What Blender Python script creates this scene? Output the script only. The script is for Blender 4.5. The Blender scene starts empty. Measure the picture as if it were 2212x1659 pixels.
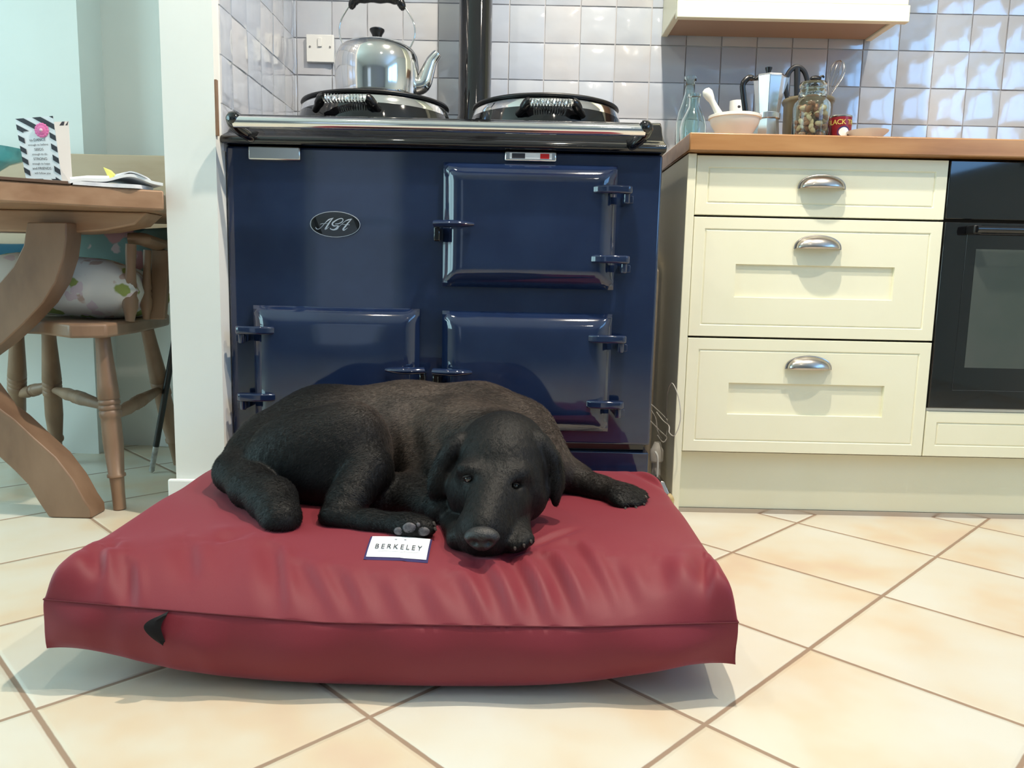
import bpy, math, random
import numpy as np
from mathutils import Vector, Matrix, noise as mnoise
random.seed(7); np.random.seed(7)
C = bpy.context.scene.collection
SC = bpy.context.scene
PI = math.pi

# ------------------------------------------------------------------ camera
H = .57
PITCH = math.radians(7.66); ROLL = math.radians(1.24); FPX = 1672.0
cam_d = bpy.data.cameras.new('camera'); cam = bpy.data.objects.new('camera', cam_d); C.objects.link(cam)
cam.location = (0, 0, H)
cam.rotation_euler = (Matrix.Rotation(PI/2-PITCH, 3, 'X') @ Matrix.Rotation(ROLL, 3, 'Z')).to_euler()
cam_d.sensor_width = 36; cam_d.lens = FPX/2212*36; cam_d.clip_start = .02
SC.camera = cam
SC.view_settings.view_transform = 'Standard'; SC.view_settings.look = 'None'
SC.view_settings.gamma = 1; SC.view_settings.exposure = -0.08
SC.view_settings.use_curve_mapping = False

# ------------------------------------------------------------------ light
w = bpy.data.worlds.new('sky'); SC.world = w; w.use_nodes = True
bg = w.node_tree.nodes['Background']; bg.inputs[0].default_value = (.62, .80, 1, 1); bg.inputs[1].default_value = .6

def area(name, loc, rot, sx, sy, power, col):
    l = bpy.data.lights.new(name, 'AREA'); l.shape = 'RECTANGLE'; l.size = sx; l.size_y = sy; l.energy = power; l.color = col
    o = bpy.data.objects.new(name, l); C.objects.link(o); o.location = loc; o.rotation_euler = rot; return o
def spot(name, loc, power, col=(1, .90, .75), ang=110, rad=.028, aim=None):
    l = bpy.data.lights.new(name, 'SPOT'); l.energy = power; l.color = col; l.spot_size = math.radians(ang); l.spot_blend = .6; l.shadow_soft_size = rad
    o = bpy.data.objects.new(name, l); C.objects.link(o); o.location = loc
    if aim: o.rotation_euler = (Vector(aim)-Vector(loc)).to_track_quat('-Z', 'Y').to_euler()
    return o
# daylight coming through the dining-side window, the kitchen window and the glazed door behind
area('daylight_window_left', (-3.32, .85, 1.25), (0, -PI/2, 0), 1.9, 2.1, 72, (.58, .94, 1))
area('daylight_window_right', (2.82, -.55, 1.69), (0, PI/2, 0), .92, 2.3, 34, (.22, .52, 1))
area('daylight_door_rear', (-1.35, -3.12, 1.15), (-PI/2, 0, PI), .8, 1.9, 1.2, (.75, .9, 1))
# recessed halogen downlights in the ceiling
spot('halogen_downlight', (.33, 1.30, 2.33), 150, aim=(.2, 1.45, 0), ang=125)
spot('halogen_downlight', (-.62, 1.22, 2.33), 20, aim=(-.5, 1.5, 0), ang=125)
spot('halogen_downlight', (1.15, .95, 2.33), 78, aim=(1.3, 1.3, 0), ang=130)
spot('halogen_downlight', (.5, -.1, 2.33), 7, aim=(.5, .5, 0), ang=120)

# ------------------------------------------------------------------ pixel -> point helpers
cp, sp, cr, sr = math.cos(PITCH), math.sin(PITCH), math.cos(ROLL), math.sin(ROLL)
def ray(px, py):
    dx, dy = px-1106., py-829.5
    x = dx*cr+dy*sr; y = -dx*sr+dy*cr
    return Vector((x/FPX, cp-(y/FPX)*sp, -sp-(y/FPX)*cp))
def PY(px, py, Y):
    r = ray(px, py); return Vector((0, 0, H))+r*(Y/r.y)
def PZ(px, py, Z):
    r = ray(px, py); return Vector((0, 0, H))+r*((Z-H)/r.z)

# ------------------------------------------------------------------ materials
def mat(name, col=(.8, .8, .8), rough=.5, metal=0, **kw):
    m = bpy.data.materials.new(name); m.use_nodes = True
    b = m.node_tree.nodes['Principled BSDF']
    b.inputs['Base Color'].default_value = (*col, 1); b.inputs['Roughness'].default_value = rough; b.inputs['Metallic'].default_value = metal
    for k, v in kw.items():
        b.inputs[k.replace('_', ' ')].default_value = v
    return m
def nodes(m): return m.node_tree.nodes, m.node_tree.links, m.node_tree.nodes['Principled BSDF']
def tex_noise(m, scale, stretch=(1, 1, 1), detail=4, coords='Object'):
    n, l, b = nodes(m)
    tc = n.new('ShaderNodeTexCoord'); mp = n.new('ShaderNodeMapping'); mp.inputs['Scale'].default_value = stretch
    t = n.new('ShaderNodeTexNoise'); t.inputs['Scale'].default_value = scale; t.inputs['Detail'].default_value = detail
    l.new(tc.outputs[coords], mp.inputs[0]); l.new(mp.outputs[0], t.inputs[0]); return t
def ramp(m, src, stops):
    n, l, b = nodes(m); r = n.new('ShaderNodeValToRGB')
    while len(r.color_ramp.elements) < len(stops): r.color_ramp.elements.new(.5)
    for e, (p, c) in zip(r.color_ramp.elements, stops): e.position = p; e.color = (*c, 1)
    l.new(src, r.inputs[0]); return r
def bump(m, src, strength=.2, dist=.002):
    n, l, b = nodes(m); k = n.new('ShaderNodeBump'); k.inputs['Strength'].default_value = strength; k.inputs['Distance'].default_value = dist
    l.new(src, k.inputs['Height']); l.new(k.outputs[0], b.inputs['Normal']); return k
def mottled(name, c1, c2, scale=5, rough=.5, bmp=0, bscale=60, stretch=(1, 1, 1), lo=.35, hi=.65, detail=4, **kw):
    m = mat(name, c1, rough, **kw); n, l, b = nodes(m)
    t = tex_noise(m, scale, stretch, detail); r = ramp(m, t.outputs[0], [(lo, c1), (hi, c2)]); l.new(r.outputs[0], b.inputs['Base Color'])
    if bmp: t2 = tex_noise(m, bscale, stretch); bump(m, t2.outputs[0], bmp)
    return m

M = {}
M['wall'] = mottled('wall_paint', (.80, .80, .76), (.84, .84, .80), 3, .75, .08, 40)
M['ceiling'] = mat('ceiling_paint', (.85, .85, .83), .8)
M['trim'] = mat('trim_paint', (.86, .86, .84), .45)
M['blue'] = mottled('blue_enamel', (.009, .018, .054), (.012, .024, .066), 9, .07, .012, 26, Coat_Weight=.6, Coat_Roughness=.04)
M['black_en'] = mat('black_enamel', (.004, .004, .005), .07, Coat_Weight=.5, Coat_Roughness=.05)
M['black_rub'] = mat('black_plastic', (.006, .006, .007), .38)
M['black_hard'] = mat('black_bakelite', (.005, .005, .006), .25)
M['chrome'] = mat('polished_chrome', (.86, .86, .86), .07, 1)
M['steel'] = mat('brushed_steel', (.66, .65, .63), .22, 1)
M['kettle'] = mottled('kettle_steel', (.80, .80, .79), (.86, .85, .84), 8, .09, .02, 14, Metallic=1)
M['pewter'] = mat('pewter_metal', (.50, .46, .43), .24, 1)
M['alu'] = mat('cast_aluminium', (.80, .80, .82), .24, 1)
M['cream'] = mottled('cream_paint', (.86, .83, .63), (.88, .85, .66), 6, .38, .03, 90)
M['cream_dark'] = mat('cream_side_panel', (.50, .44, .31), .6)
M['carcass'] = mat('gap_shadow_board', (.10, .07, .05), .8)
M['glass_black'] = mat('black_oven_glass', (.004, .004, .005), .05, Coat_Weight=.4)
M['china'] = mat('white_china', (.80, .78, .72), .25)
M['white'] = mat('white_plastic', (.78, .78, .75), .35)
M['paper'] = mat('white_paper', (.85, .86, .88), .7)
M['navy'] = mat('navy_fabric', (.03, .02, .10), .8)
M['ink'] = mat('dark_ink', (.03, .03, .04), .7)
M['silver_ink'] = mat('silver_lettering', (.62, .66, .74), .3, .5)
M['red'] = mat('red_enamel', (.60, .02, .02), .3)
M['yellow'] = mat('yellow_paper', (.85, .80, .20), .7)
def wood(name, c1, c2, c3, scale=6, stretch=(1, 14, 14), rough=.42):
    m = mat(name, c1, rough); n, l, b = nodes(m)
    t = tex_noise(m, scale, stretch, 6); r = ramp(m, t.outputs[0], [(.3, c1), (.5, c2), (.72, c3)])
    l.new(r.outputs[0], b.inputs['Base Color']); bump(m, t.outputs[0], .08, .001); return m
M['oak'] = wood('oiled_oak', (.29, .135, .05), (.38, .185, .07), (.45, .24, .10), 3.5, (1.2, 9, 9), .3)
M['pine'] = wood('waxed_pine', (.20, .115, .07), (.26, .155, .095), (.31, .19, .12), 5, (3, 3, 1.2), .45)
M['pine_table'] = wood('table_pine', (.31, .17, .095), (.38, .22, .13), (.44, .27, .165), 4, (1.5, 8, 8), .4)
M['bench'] = wood('pale_bench_wood', (.52, .35, .22), (.58, .41, .27), (.62, .45, .30), 3, (1.5, 8, 8), .5)

def glass(name, col, rough=.02, ior=1.45):
    return mat(name, col, rough, Transmission_Weight=1.0, IOR=ior)
M['glass'] = glass('clear_glass', (.88, .97, .95))
M['glass_green'] = glass('pale_green_glass', (.86, .97, .95))
M['glass_teal'] = mat('teal_glass', (.34, .78, .80), .1, Transmission_Weight=.55, IOR=1.3)

# floor tiles: 300 mm squares laid on the diagonal, sandy grout
def floor_mat():
    m = mat('cream_floor_tiles', (.8, .7, .55), .30); n, l, b = nodes(m)
    tc = n.new('ShaderNodeTexCoord'); sx = n.new('ShaderNodeSeparateXYZ'); l.new(tc.outputs['Object'], sx.inputs[0])
    def mt(op, a, bb=None, c=None):
        k = n.new('ShaderNodeMath'); k.operation = op
        for i, v in enumerate((a, bb, c)):
            if v is None: continue
            if isinstance(v, (int, float)): k.inputs[i].default_value = v
            else: l.new(v, k.inputs[i])
        return k.outputs[0]
    x, y = sx.outputs[0], sx.outputs[1]
    P = .31; S = 1/math.sqrt(2)
    def line(expr, off):
        t = mt('DIVIDE', mt('SUBTRACT', mt('MULTIPLY', expr, S), off), P)
        return mt('MULTIPLY', mt('ABSOLUTE', mt('SUBTRACT', mt('FRACT', mt('ADD', t, .5)), .5)), P), mt('FLOOR', t)
    du, iu = line(mt('ADD', x, y), .232); dv, iv = line(mt('SUBTRACT', y, x), .172)
    d = mt('MINIMUM', du, dv)
    wob = tex_noise(m, 40); d2 = mt('ADD', d, mt('MULTIPLY', mt('SUBTRACT', wob.outputs[0], .5), .0016))
    mr = n.new('ShaderNodeMapRange'); mr.inputs[1].default_value = .0026; mr.inputs[2].default_value = .0042; l.new(d2, mr.inputs[0])
    cx = n.new('ShaderNodeCombineXYZ'); l.new(iu, cx.inputs[0]); l.new(iv, cx.inputs[1])
    wn = n.new('ShaderNodeTexWhiteNoise'); wn.noise_dimensions = '3D'; l.new(cx.outputs[0], wn.inputs[0])
    va = n.new('ShaderNodeVectorMath'); va.operation = 'MULTIPLY_ADD'; va.inputs[1].default_value = (9, 9, 9)
    l.new(wn.outputs['Color'], va.inputs[0]); l.new(tc.outputs['Object'], va.inputs[2])
    nz = n.new('ShaderNodeTexNoise'); nz.inputs['Scale'].default_value = 4.2; nz.inputs['Detail'].default_value = 3; l.new(va.outputs[0], nz.inputs[0])
    r = ramp(m, nz.outputs[0], [(.33, (.72, .68, .59)), (.50, (.71, .635, .51)), (.62, (.70, .56, .40)), (.75, (.67, .48, .35))])
    mx = n.new('ShaderNodeMix'); mx.data_type = 'RGBA'; l.new(mr.outputs[0], mx.inputs[0]); mx.inputs[6].default_value = (.33, .22, .15, 1); l.new(r.outputs[0], mx.inputs[7])
    l.new(mx.outputs[2], b.inputs['Base Color'])
    rr = n.new('ShaderNodeMapRange'); l.new(mr.outputs[0], rr.inputs[0]); rr.inputs[3].default_value = .8; rr.inputs[4].default_value = .32; l.new(rr.outputs[0], b.inputs['Roughness'])
    mr2 = n.new('ShaderNodeMapRange'); mr2.inputs[1].default_value = .001; mr2.inputs[2].default_value = .009; mr2.interpolation_type = 'SMOOTHSTEP'; l.new(d, mr2.inputs[0])
    h = mt('ADD', mr2.outputs[0], mt('MULTIPLY', tex_noise(m, 14).outputs[0], .25)); bump(m, h, .5, .003)
    return m
M['floor'] = floor_mat()
def tile_mat():
    m = mat('handmade_glazed_tiles', (.6, .6, .6), .14, Coat_Weight=1.0, Coat_Roughness=.08, Coat_IOR=1.7, IOR=1.7); n, l, b = nodes(m)
    g = n.new('ShaderNodeNewGeometry'); t = tex_noise(m, 9, detail=3)
    a = n.new('ShaderNodeMath'); a.operation = 'ADD'; l.new(g.outputs['Random Per Island'], a.inputs[0]); l.new(t.outputs[0], a.inputs[1])
    a2 = n.new('ShaderNodeMath'); a2.operation = 'MULTIPLY'; a2.inputs[1].default_value = .5; l.new(a.outputs[0], a2.inputs[0])
    r = ramp(m, a2.outputs[0], [(.2, (.46, .51, .61)), (.5, (.52, .55, .61)), (.8, (.57, .56, .58))]); l.new(r.outputs[0], b.inputs['Base Color'])
    t2 = tex_noise(m, 17, detail=2); bump(m, t2.outputs[0], .35, .006)
    return m
M['tile'] = tile_mat()
M['grout'] = mat('tile_grout', (.50, .50, .52), .85)
def bed_mat():
    m = mat('maroon_canvas', (.20, .014, .026), .62, Sheen_Weight=.35, Sheen_Roughness=.4); n, l, b = nodes(m)
    b.inputs['Sheen Tint'].default_value = (.9, .35, .40, 1)
    t = tex_noise(m, 900, (1, 1, 1), 1); bump(m, t.outputs[0], .12, .0006)
    return m
M['bed'] = bed_mat()
M['seam'] = mat('maroon_seam_piping', (.12, .009, .017), .7)
M['wall_r'] = mat('grey_rear_wall_paint', (.34, .33, .35), .8)

# ------------------------------------------------------------------ mesh building
class MB:
    def __init__(s): s.v = []; s.f = []
    def add(s, vs, fs):
        o = len(s.v); s.v += [tuple(v) for v in vs]; s.f += [tuple(i+o for i in f) for f in fs]; return s
    def box(s, x0, x1, y0, y1, z0, z1):
        return s.add([(x, y, z) for x in (x0, x1) for y in (y0, y1) for z in (z0, z1)],
                     [(0, 1, 3, 2), (4, 6, 7, 5), (0, 4, 5, 1), (2, 3, 7, 6), (0, 2, 6, 4), (1, 5, 7, 3)])
    def frustum(s, a, b):           # two 4-point loops
        return s.add(list(a)+list(b), [(3, 2, 1, 0), (4, 5, 6, 7)]+[(i, (i+1) % 4, 4+(i+1) % 4, 4+i) for i in range(4)])
    def lathe(s, prof, c=(0, 0, 0), n=40, axis='z', cap=True, sx=1, sy=1):
        vs = []; fs = []
        for r, h in prof:
            for i in range(n):
                a = 2*PI*i/n; p = (r*math.cos(a)*sx, r*math.sin(a)*sy, h)
                if axis == 'y': p = (p[0], p[2], -p[1])
                if axis == 'x': p = (p[2], p[0], p[1])
                vs.append((c[0]+p[0], c[1]+p[1], c[2]+p[2]))
        for j in range(len(prof)-1):
            for i in range(n):
                k = (i+1) % n; fs.append((j*n+i, j*n+k, (j+1)*n+k, (j+1)*n+i))
        if cap:
            if prof[0][0] > 1e-6: fs.append(tuple(range(n))[::-1])
            if prof[-1][0] > 1e-6: fs.append(tuple((len(prof)-1)*n+i for i in range(n)))
        return s.add(vs, fs)
    def tube(s, pts, r, n=12, closed=False, flat=1.0):
        pts = [Vector(p) for p in pts]; N = len(pts)
        rs = r if isinstance(r, (list, tuple)) else [r]*N
        vs = []; fs = []; up = None
        for i, p in enumerate(pts):
            a = pts[(i-1) % N] if (closed or i > 0) else p; b = pts[(i+1) % N] if (closed or i < N-1) else p
            t = (b-a).normalized()
            if up is None: up = Vector((0, 0, 1)) if abs(t.z) < .9 else Vector((0, 1, 0))
            sd = t.cross(up)
            if sd.length < 1e-5: sd = t.orthogonal()
            sd.normalize(); up = sd.cross(t).normalized()
            for k in range(n):
                an = 2*PI*k/n; vs.append(p+sd*math.cos(an)*rs[i]*flat+up*math.sin(an)*rs[i])
        for i in range(N if closed else N-1):
            j = (i+1) % N
            for k in range(n): fs.append((i*n+k, i*n+(k+1) % n, j*n+(k+1) % n, j*n+k))
        if not closed: fs.append(tuple(range(n))[::-1]); fs.append(tuple((N-1)*n+k for k in range(n)))
        return s.add(vs, fs)
    def prism(s, poly, y0, y1, plane='xz'):
        n = len(poly)
        f3 = {'xz': lambda a, b, d: (a, d, b), 'xy': lambda a, b, d: (a, b, d), 'yz': lambda a, b, d: (d, a, b)}[plane]
        vs = [f3(a, b, y0) for a, b in poly]+[f3(a, b, y1) for a, b in poly]
        return s.add(vs, [tuple(range(n)), tuple(range(2*n-1, n-1, -1))]+[(i, n+i, n+(i+1) % n, (i+1) % n) for i in range(n)])
    def sphere(s, c, r, n=20, m=12, sc=(1, 1, 1)):
        prof = [(max(1e-7, r*math.sin(PI*j/m)), -r*math.cos(PI*j/m)) for j in range(m+1)]
        o = len(s.v); s.lathe(prof, (0, 0, 0), n, cap=False)
        for i in range(o, len(s.v)):
            v = s.v[i]; s.v[i] = (c[0]+v[0]*sc[0], c[1]+v[1]*sc[1], c[2]+v[2]*sc[2])
        return s
    def xf(s, mtx):
        s.v = [tuple(mtx @ Vector(v)) for v in s.v]; return s

WLOC = {}
def link(name, mb, material, parent=None, smooth=True, bevel=0, seg=2, origin=None, fix=True, angle=40, label=None):
    me = bpy.data.meshes.new(name)
    if origin is None:
        if parent is not None: origin = WLOC[parent.name]
        else:
            a = np.array(mb.v); origin = ((a[:, 0].min()+a[:, 0].max())/2, (a[:, 1].min()+a[:, 1].max())/2, a[:, 2].min())
    ox, oy, oz = origin
    me.from_pydata([(x-ox, y-oy, z-oz) for x, y, z in mb.v], [], mb.f); me.update()
    if fix:
        import bmesh
        b = bmesh.new(); b.from_mesh(me); bmesh.ops.remove_doubles(b, verts=b.verts, dist=1e-6); bmesh.ops.recalc_face_normals(b, faces=b.faces); b.to_mesh(me); b.free()
    o = bpy.data.objects.new(name, me); C.objects.link(o); me.materials.append(material)
    if parent is not None:
        o.parent = parent; p = WLOC[parent.name]; o.location = (ox-p[0], oy-p[1], oz-p[2])
    else: o.location = origin
    WLOC[o.name] = tuple(origin)
    if smooth:
        for p in me.polygons: p.use_smooth = True
        me.set_sharp_from_angle(angle=math.radians(angle))
    if bevel:
        md = o.modifiers.new('bevel', 'BEVEL'); md.width = bevel; md.segments = seg; md.limit_method = 'ANGLE'; md.angle_limit = math.radians(35)
        md.harden_normals = False
    if label: o['label'] = label
    return o
def thing(name, label, cat, loc, group=None):
    o = bpy.data.objects.new(name, None); C.objects.link(o); o.location = loc; o.empty_display_size = .05
    o['label'] = label; o['category'] = cat
    if group: o['group'] = group
    WLOC[o.name] = tuple(loc); return o
def tag(o, label, cat, group=None):
    o['label'] = label; o['category'] = cat
    if group: o['group'] = group
    return o
def struct(name, mb, m, **kw):
    kw.setdefault('smooth', False)
    o = link(name, mb, m, **kw); o['kind'] = 'structure'; return o
def text_mb(body, size, fn, thick=0.0, spacing=1.0, align='CENTER', shear=0):
    cu = bpy.data.curves.new('t', 'FONT'); cu.body = body; cu.size = size; cu.align_x = align; cu.align_y = 'CENTER'; cu.space_character = spacing; cu.shear = shear; cu.resolution_u = 3
    o = bpy.data.objects.new('t', cu); C.objects.link(o); dg = bpy.context.evaluated_depsgraph_get(); dg.update()
    me = o.evaluated_get(dg).to_mesh(); mb = MB()
    mb.add([fn(v.co.x, v.co.y) for v in me.vertices], [tuple(p.vertices) for p in me.polygons])
    o.evaluated_get(dg).to_mesh_clear(); bpy.data.objects.remove(o); bpy.data.curves.remove(cu); return mb
def arc(fn, a, b, n): return [fn(a+(b-a)*i/(n-1)) for i in range(n)]
def bez(p, n=16):                         # Catmull-Rom through points
    p = [Vector(q) for q in p]; out = []
    for i in range(len(p)-1):
        a = p[max(i-1, 0)]; b = p[i]; c = p[i+1]; d = p[min(i+2, len(p)-1)]
        for k in range(n):
            t = k/n; out.append(.5*((2*b)+(c-a)*t+(2*a-5*b+4*c-d)*t*t+(3*b-a-3*c+d)*t**3))
    out.append(p[-1]); return out

# ================================================================== THE ROOM
BY = 2.36                                  # kitchen back wall
struct('floor', MB().box(-3.3, 2.8, -3.1, 2.8, -.05, 0), M['floor'], origin=(0, 0, 0))
struct('ceiling', MB().box(-3.3, 2.8, -3.1, 2.8, 2.35, 2.40), M['ceiling'])

def tiled(o, u0, u1, z0, z1, uoff, zoff, pu, fn):      # handmade tiles, each with its own slight tilt, in one wall mesh
    rnd = random.Random(3); g = .0016
    ku = math.floor((u0-uoff)/pu); 
    while uoff+ku*pu < u1:
        kz = math.floor((z0-zoff)/.1033)
        while zoff+kz*.1033 < z1:
            a0 = max(u0, uoff+ku*pu)+g; a1 = min(u1, uoff+(ku+1)*pu)-g; b0 = max(z0, zoff+kz*.1033)+g; b1 = min(z1, zoff+(kz+1)*.1033)-g
            kz += 1
            if a1-a0 < .005 or b1-b0 < .005: continue
            tx, tz, h = rnd.uniform(-.022, .022), rnd.uniform(-.022, .022), rnd.uniform(0, .0012)
            n = 5; vs = []
            cxu, cz = (a0+a1)/2, (b0+b1)/2
            w1, w2, w3 = rnd.uniform(0, 6), rnd.uniform(0, 6), rnd.uniform(.0003, .0007)
            for i in range(n+1):
                for j in range(n+1):
                    u = a0+(a1-a0)*i/n; v = b0+(b1-b0)*j/n
                    e = max(abs(i/n*2-1), abs(j/n*2-1))
                    d = .0055+h+tx*(u-cxu)+tz*(v-cz)-.0013*e**6+w3*math.sin(w1+u*70)*math.cos(w2+v*60)
                    if i in (0, n) or j in (0, n): d -= .0012
                    vs.append(fn(u, v, d))
            base = len(vs); fs = [(i*(n+1)+j, (i+1)*(n+1)+j, (i+1)*(n+1)+j+1, i*(n+1)+j+1) for i in range(n) for j in range(n)]
            # sides down to the grout
            rim = [(i, 0) for i in range(n)]+[(n, j) for j in range(n)]+[(i, n) for i in range(n, 0, -1)]+[(0, j) for j in range(n, 0, -1)]
            for i, j in rim: vs.append(fn(a0+(a1-a0)*i/n, b0+(b1-b0)*j/n, 0))
            R = len(rim)
            for k in range(R):
                a = rim[k][0]*(n+1)+rim[k][1]; b = rim[(k+1) % R][0]*(n+1)+rim[(k+1) % R][1]
                fs.append((a, base+k, base+(k+1) % R, b))
            o.add(vs, fs)
        ku += 1
# back wall of the kitchen: plaster, grout bed, tiles
wb = struct('wall_back', MB().box(-.665, 2.8, BY, BY+.44, 0, 2.35), M['grout'], origin=(0, BY, 0))
tb = MB(); tiled(tb, -.664, 2.7, .84, 1.98, .997, 1.046, .1027, lambda u, z, d: (u, BY-d, z))
t = link('tile', tb, M['tile'], wb, fix=False, angle=50); t['label'] = 'pale lilac grey handmade glazed tiles'
ws = struct('wall_side', MB().box(-.77, -.657, 1.74, BY, 0, 2.35), M['wall'], origin=(-.7, 1.74, 0))
tb = MB(); tiled(tb, 1.775, BY-.006, .84, 2.2, BY, 1.046, .1027, lambda u, z, d: (-.657+d, u, z))
t = link('tile', tb, M['tile'], ws, fix=False, angle=50); t['label'] = 'glazed tiles of the cooker alcove side'
link('wooden_edge', MB().box(-.6565, -.6520, 1.741, 1.750, .868, .985), M['pine'], ws, smooth=False)
struct('trim_1', MB().box(-.785, -.657, 1.726, 1.7395, 0, .10), M['trim'], bevel=.004)
# dining side
struct('wall_dining', MB().box(-3.3, -1.294, 2.38, 2.8, 0, 2.35), M['wall'])
struct('wall_recess', MB().box(-1.294, -.665, 2.515, 2.8, 0, 2.35), M['wall'])
struct('baseboard_recess', MB().box(-1.16, -.78, 2.497, 2.5145, 0, .105), M['trim'], bevel=.003)
# left wall with the big window opening, right wall with the kitchen window, rear wall with glazed door
struct('wall_left', MB().box(-3.35, -3.2, -3.1, -.2, 0, 2.35).box(-3.35, -3.2, 1.9, 2.8, 0, 2.35).box(-3.35, -3.2, -.2, 1.9, 0, .3).box(-3.35, -3.2, -.2, 1.9, 2.2, 2.35), M['wall'])
struct('window_1', MB().box(-3.26, -3.2, -.2, -.14, .3, 2.2).box(-3.26, -3.2, 1.84, 1.9, .3, 2.2).box(-3.26, -3.2, .82, .88, .3, 2.2).box(-3.26, -3.2, -.2, 1.9, .3, .36).box(-3.26, -3.2, -.2, 1.9, 2.14, 2.2), M['trim'])
struct('wall_right', MB().box(2.7, 2.85, -3.1, -1.7, 0, 2.35).box(2.7, 2.85, .6, 2.8, 0, 2.35).box(2.7, 2.85, -1.7, .6, 0, 1.23).box(2.7, 2.85, -1.7, .6, 2.15, 2.35), M['wall'])
struct('window_2', MB().box(2.7, 2.76, -1.7, -1.65, 1.23, 2.15).box(2.7, 2.76, .55, .6, 1.23, 2.15).box(2.7, 2.76, -.58, -.52, 1.23, 2.15).box(2.7, 2.76, -1.7, .6, 1.23, 1.28).box(2.7, 2.76, -1.7, .6, 2.1, 2.15), M['trim'])
struct('wall_rear', MB().box(-3.3, -1.75, -3.15, -3.0, 0, 2.35).box(-.95, 2.8, -3.15, -3.0, 0, 2.35).box(-1.75, -.95, -3.15, -3.0, 2.1, 2.35).box(-1.75, -.95, -3.15, -3.0, 0, .2), M['wall_r'])
struct('door_1', MB().box(-1.75, -1.68, -3.06, -3.0, .2, 2.1).box(-1.02, -.95, -3.06, -3.0, .2, 2.1).box(-1.68, -1.02, -3.06, -3.0, 1.0, 1.06), M['trim'])

# ================================================================== RANGE COOKER
AX0, AX1, AY = -.655, .328, 1.79
def cx(px, py): return PY(px, py, AY)
rc = thing('range_cooker', 'dark blue enamel cast iron range cooker with black top, chrome rail and two round lids', 'cooker', (-.165, 1.9, 0))
body = link('body', MB().box(AX0, AX1, AY, 2.30, .19, .855), M['blue'], rc, bevel=.006, seg=3)
link('plinth', MB().box(AX0, AX1, AY+.012, 2.28, .0, .17), M['blue'], rc, bevel=.003)
link('plinth_gap', MB().box(AX0+.01, AX1-.01, AY+.03, 2.27, .171, .189), M['black_en'], rc, smooth=False)
# black top casting: profile in YZ swept across, tapering a little at both ends
prof = [(1.80, .8565), (1.768, .857), (1.762, .863), (1.764, .872), (1.775, .878), (1.79, .885), (1.80, .900), (1.806, .918), (1.818, .929), (1.84, .932), (2.33, .932), (2.33, .8565)]
mb = MB(); n = len(prof)
for k, (xa, s) in enumerate([(AX0-.002, 0), (AX0-.002, 1), (AX1+.002, 1), (AX1+.002, 0)]): pass
def px_edge(z, side):
    t = max(0, (z-.872)/.04); return (AX0-.002+.022*min(1, t)) if side < 0 else (AX1+.003-.006*min(1, t))
mb.add([(px_edge(z, -1), y, z) for y, z in prof]+[(px_edge(z, 1), y, z) for y, z in prof], [tuple(range(n)), tuple(range(2*n-1, n-1, -1))]+[(i, n+i, n+(i+1) % n, (i+1) % n) for i in range(n)])
link('hob_top', mb, M['black_en'], rc, bevel=.003, angle=50)
rail = link('towel_rail', MB().tube([(-.606, 1.712, .892), (.272, 1.712, .892)], .0126, 24), M['chrome'], rc, label='polished chrome rail')
for s, x in ((-1, -.604), (1, .270)):
    b = MB(); b.tube(bez([(x-s*.004, 1.712, .900), (x+s*.006, 1.712, .899), (x+s*.004, 1.725, .884), (x-s*.012, 1.750, .872), (x-s*.018, 1.772, .871), (x-s*.018, 1.790, .877)], 5), [.0135]*6+[.0135, .013, .0125, .012]+[.0115]*16, 14)
    b.sphere((x+s*.002, 1.712, .897), .0155)
    link('rail_bracket', b, M['black_en'], rc)
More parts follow.
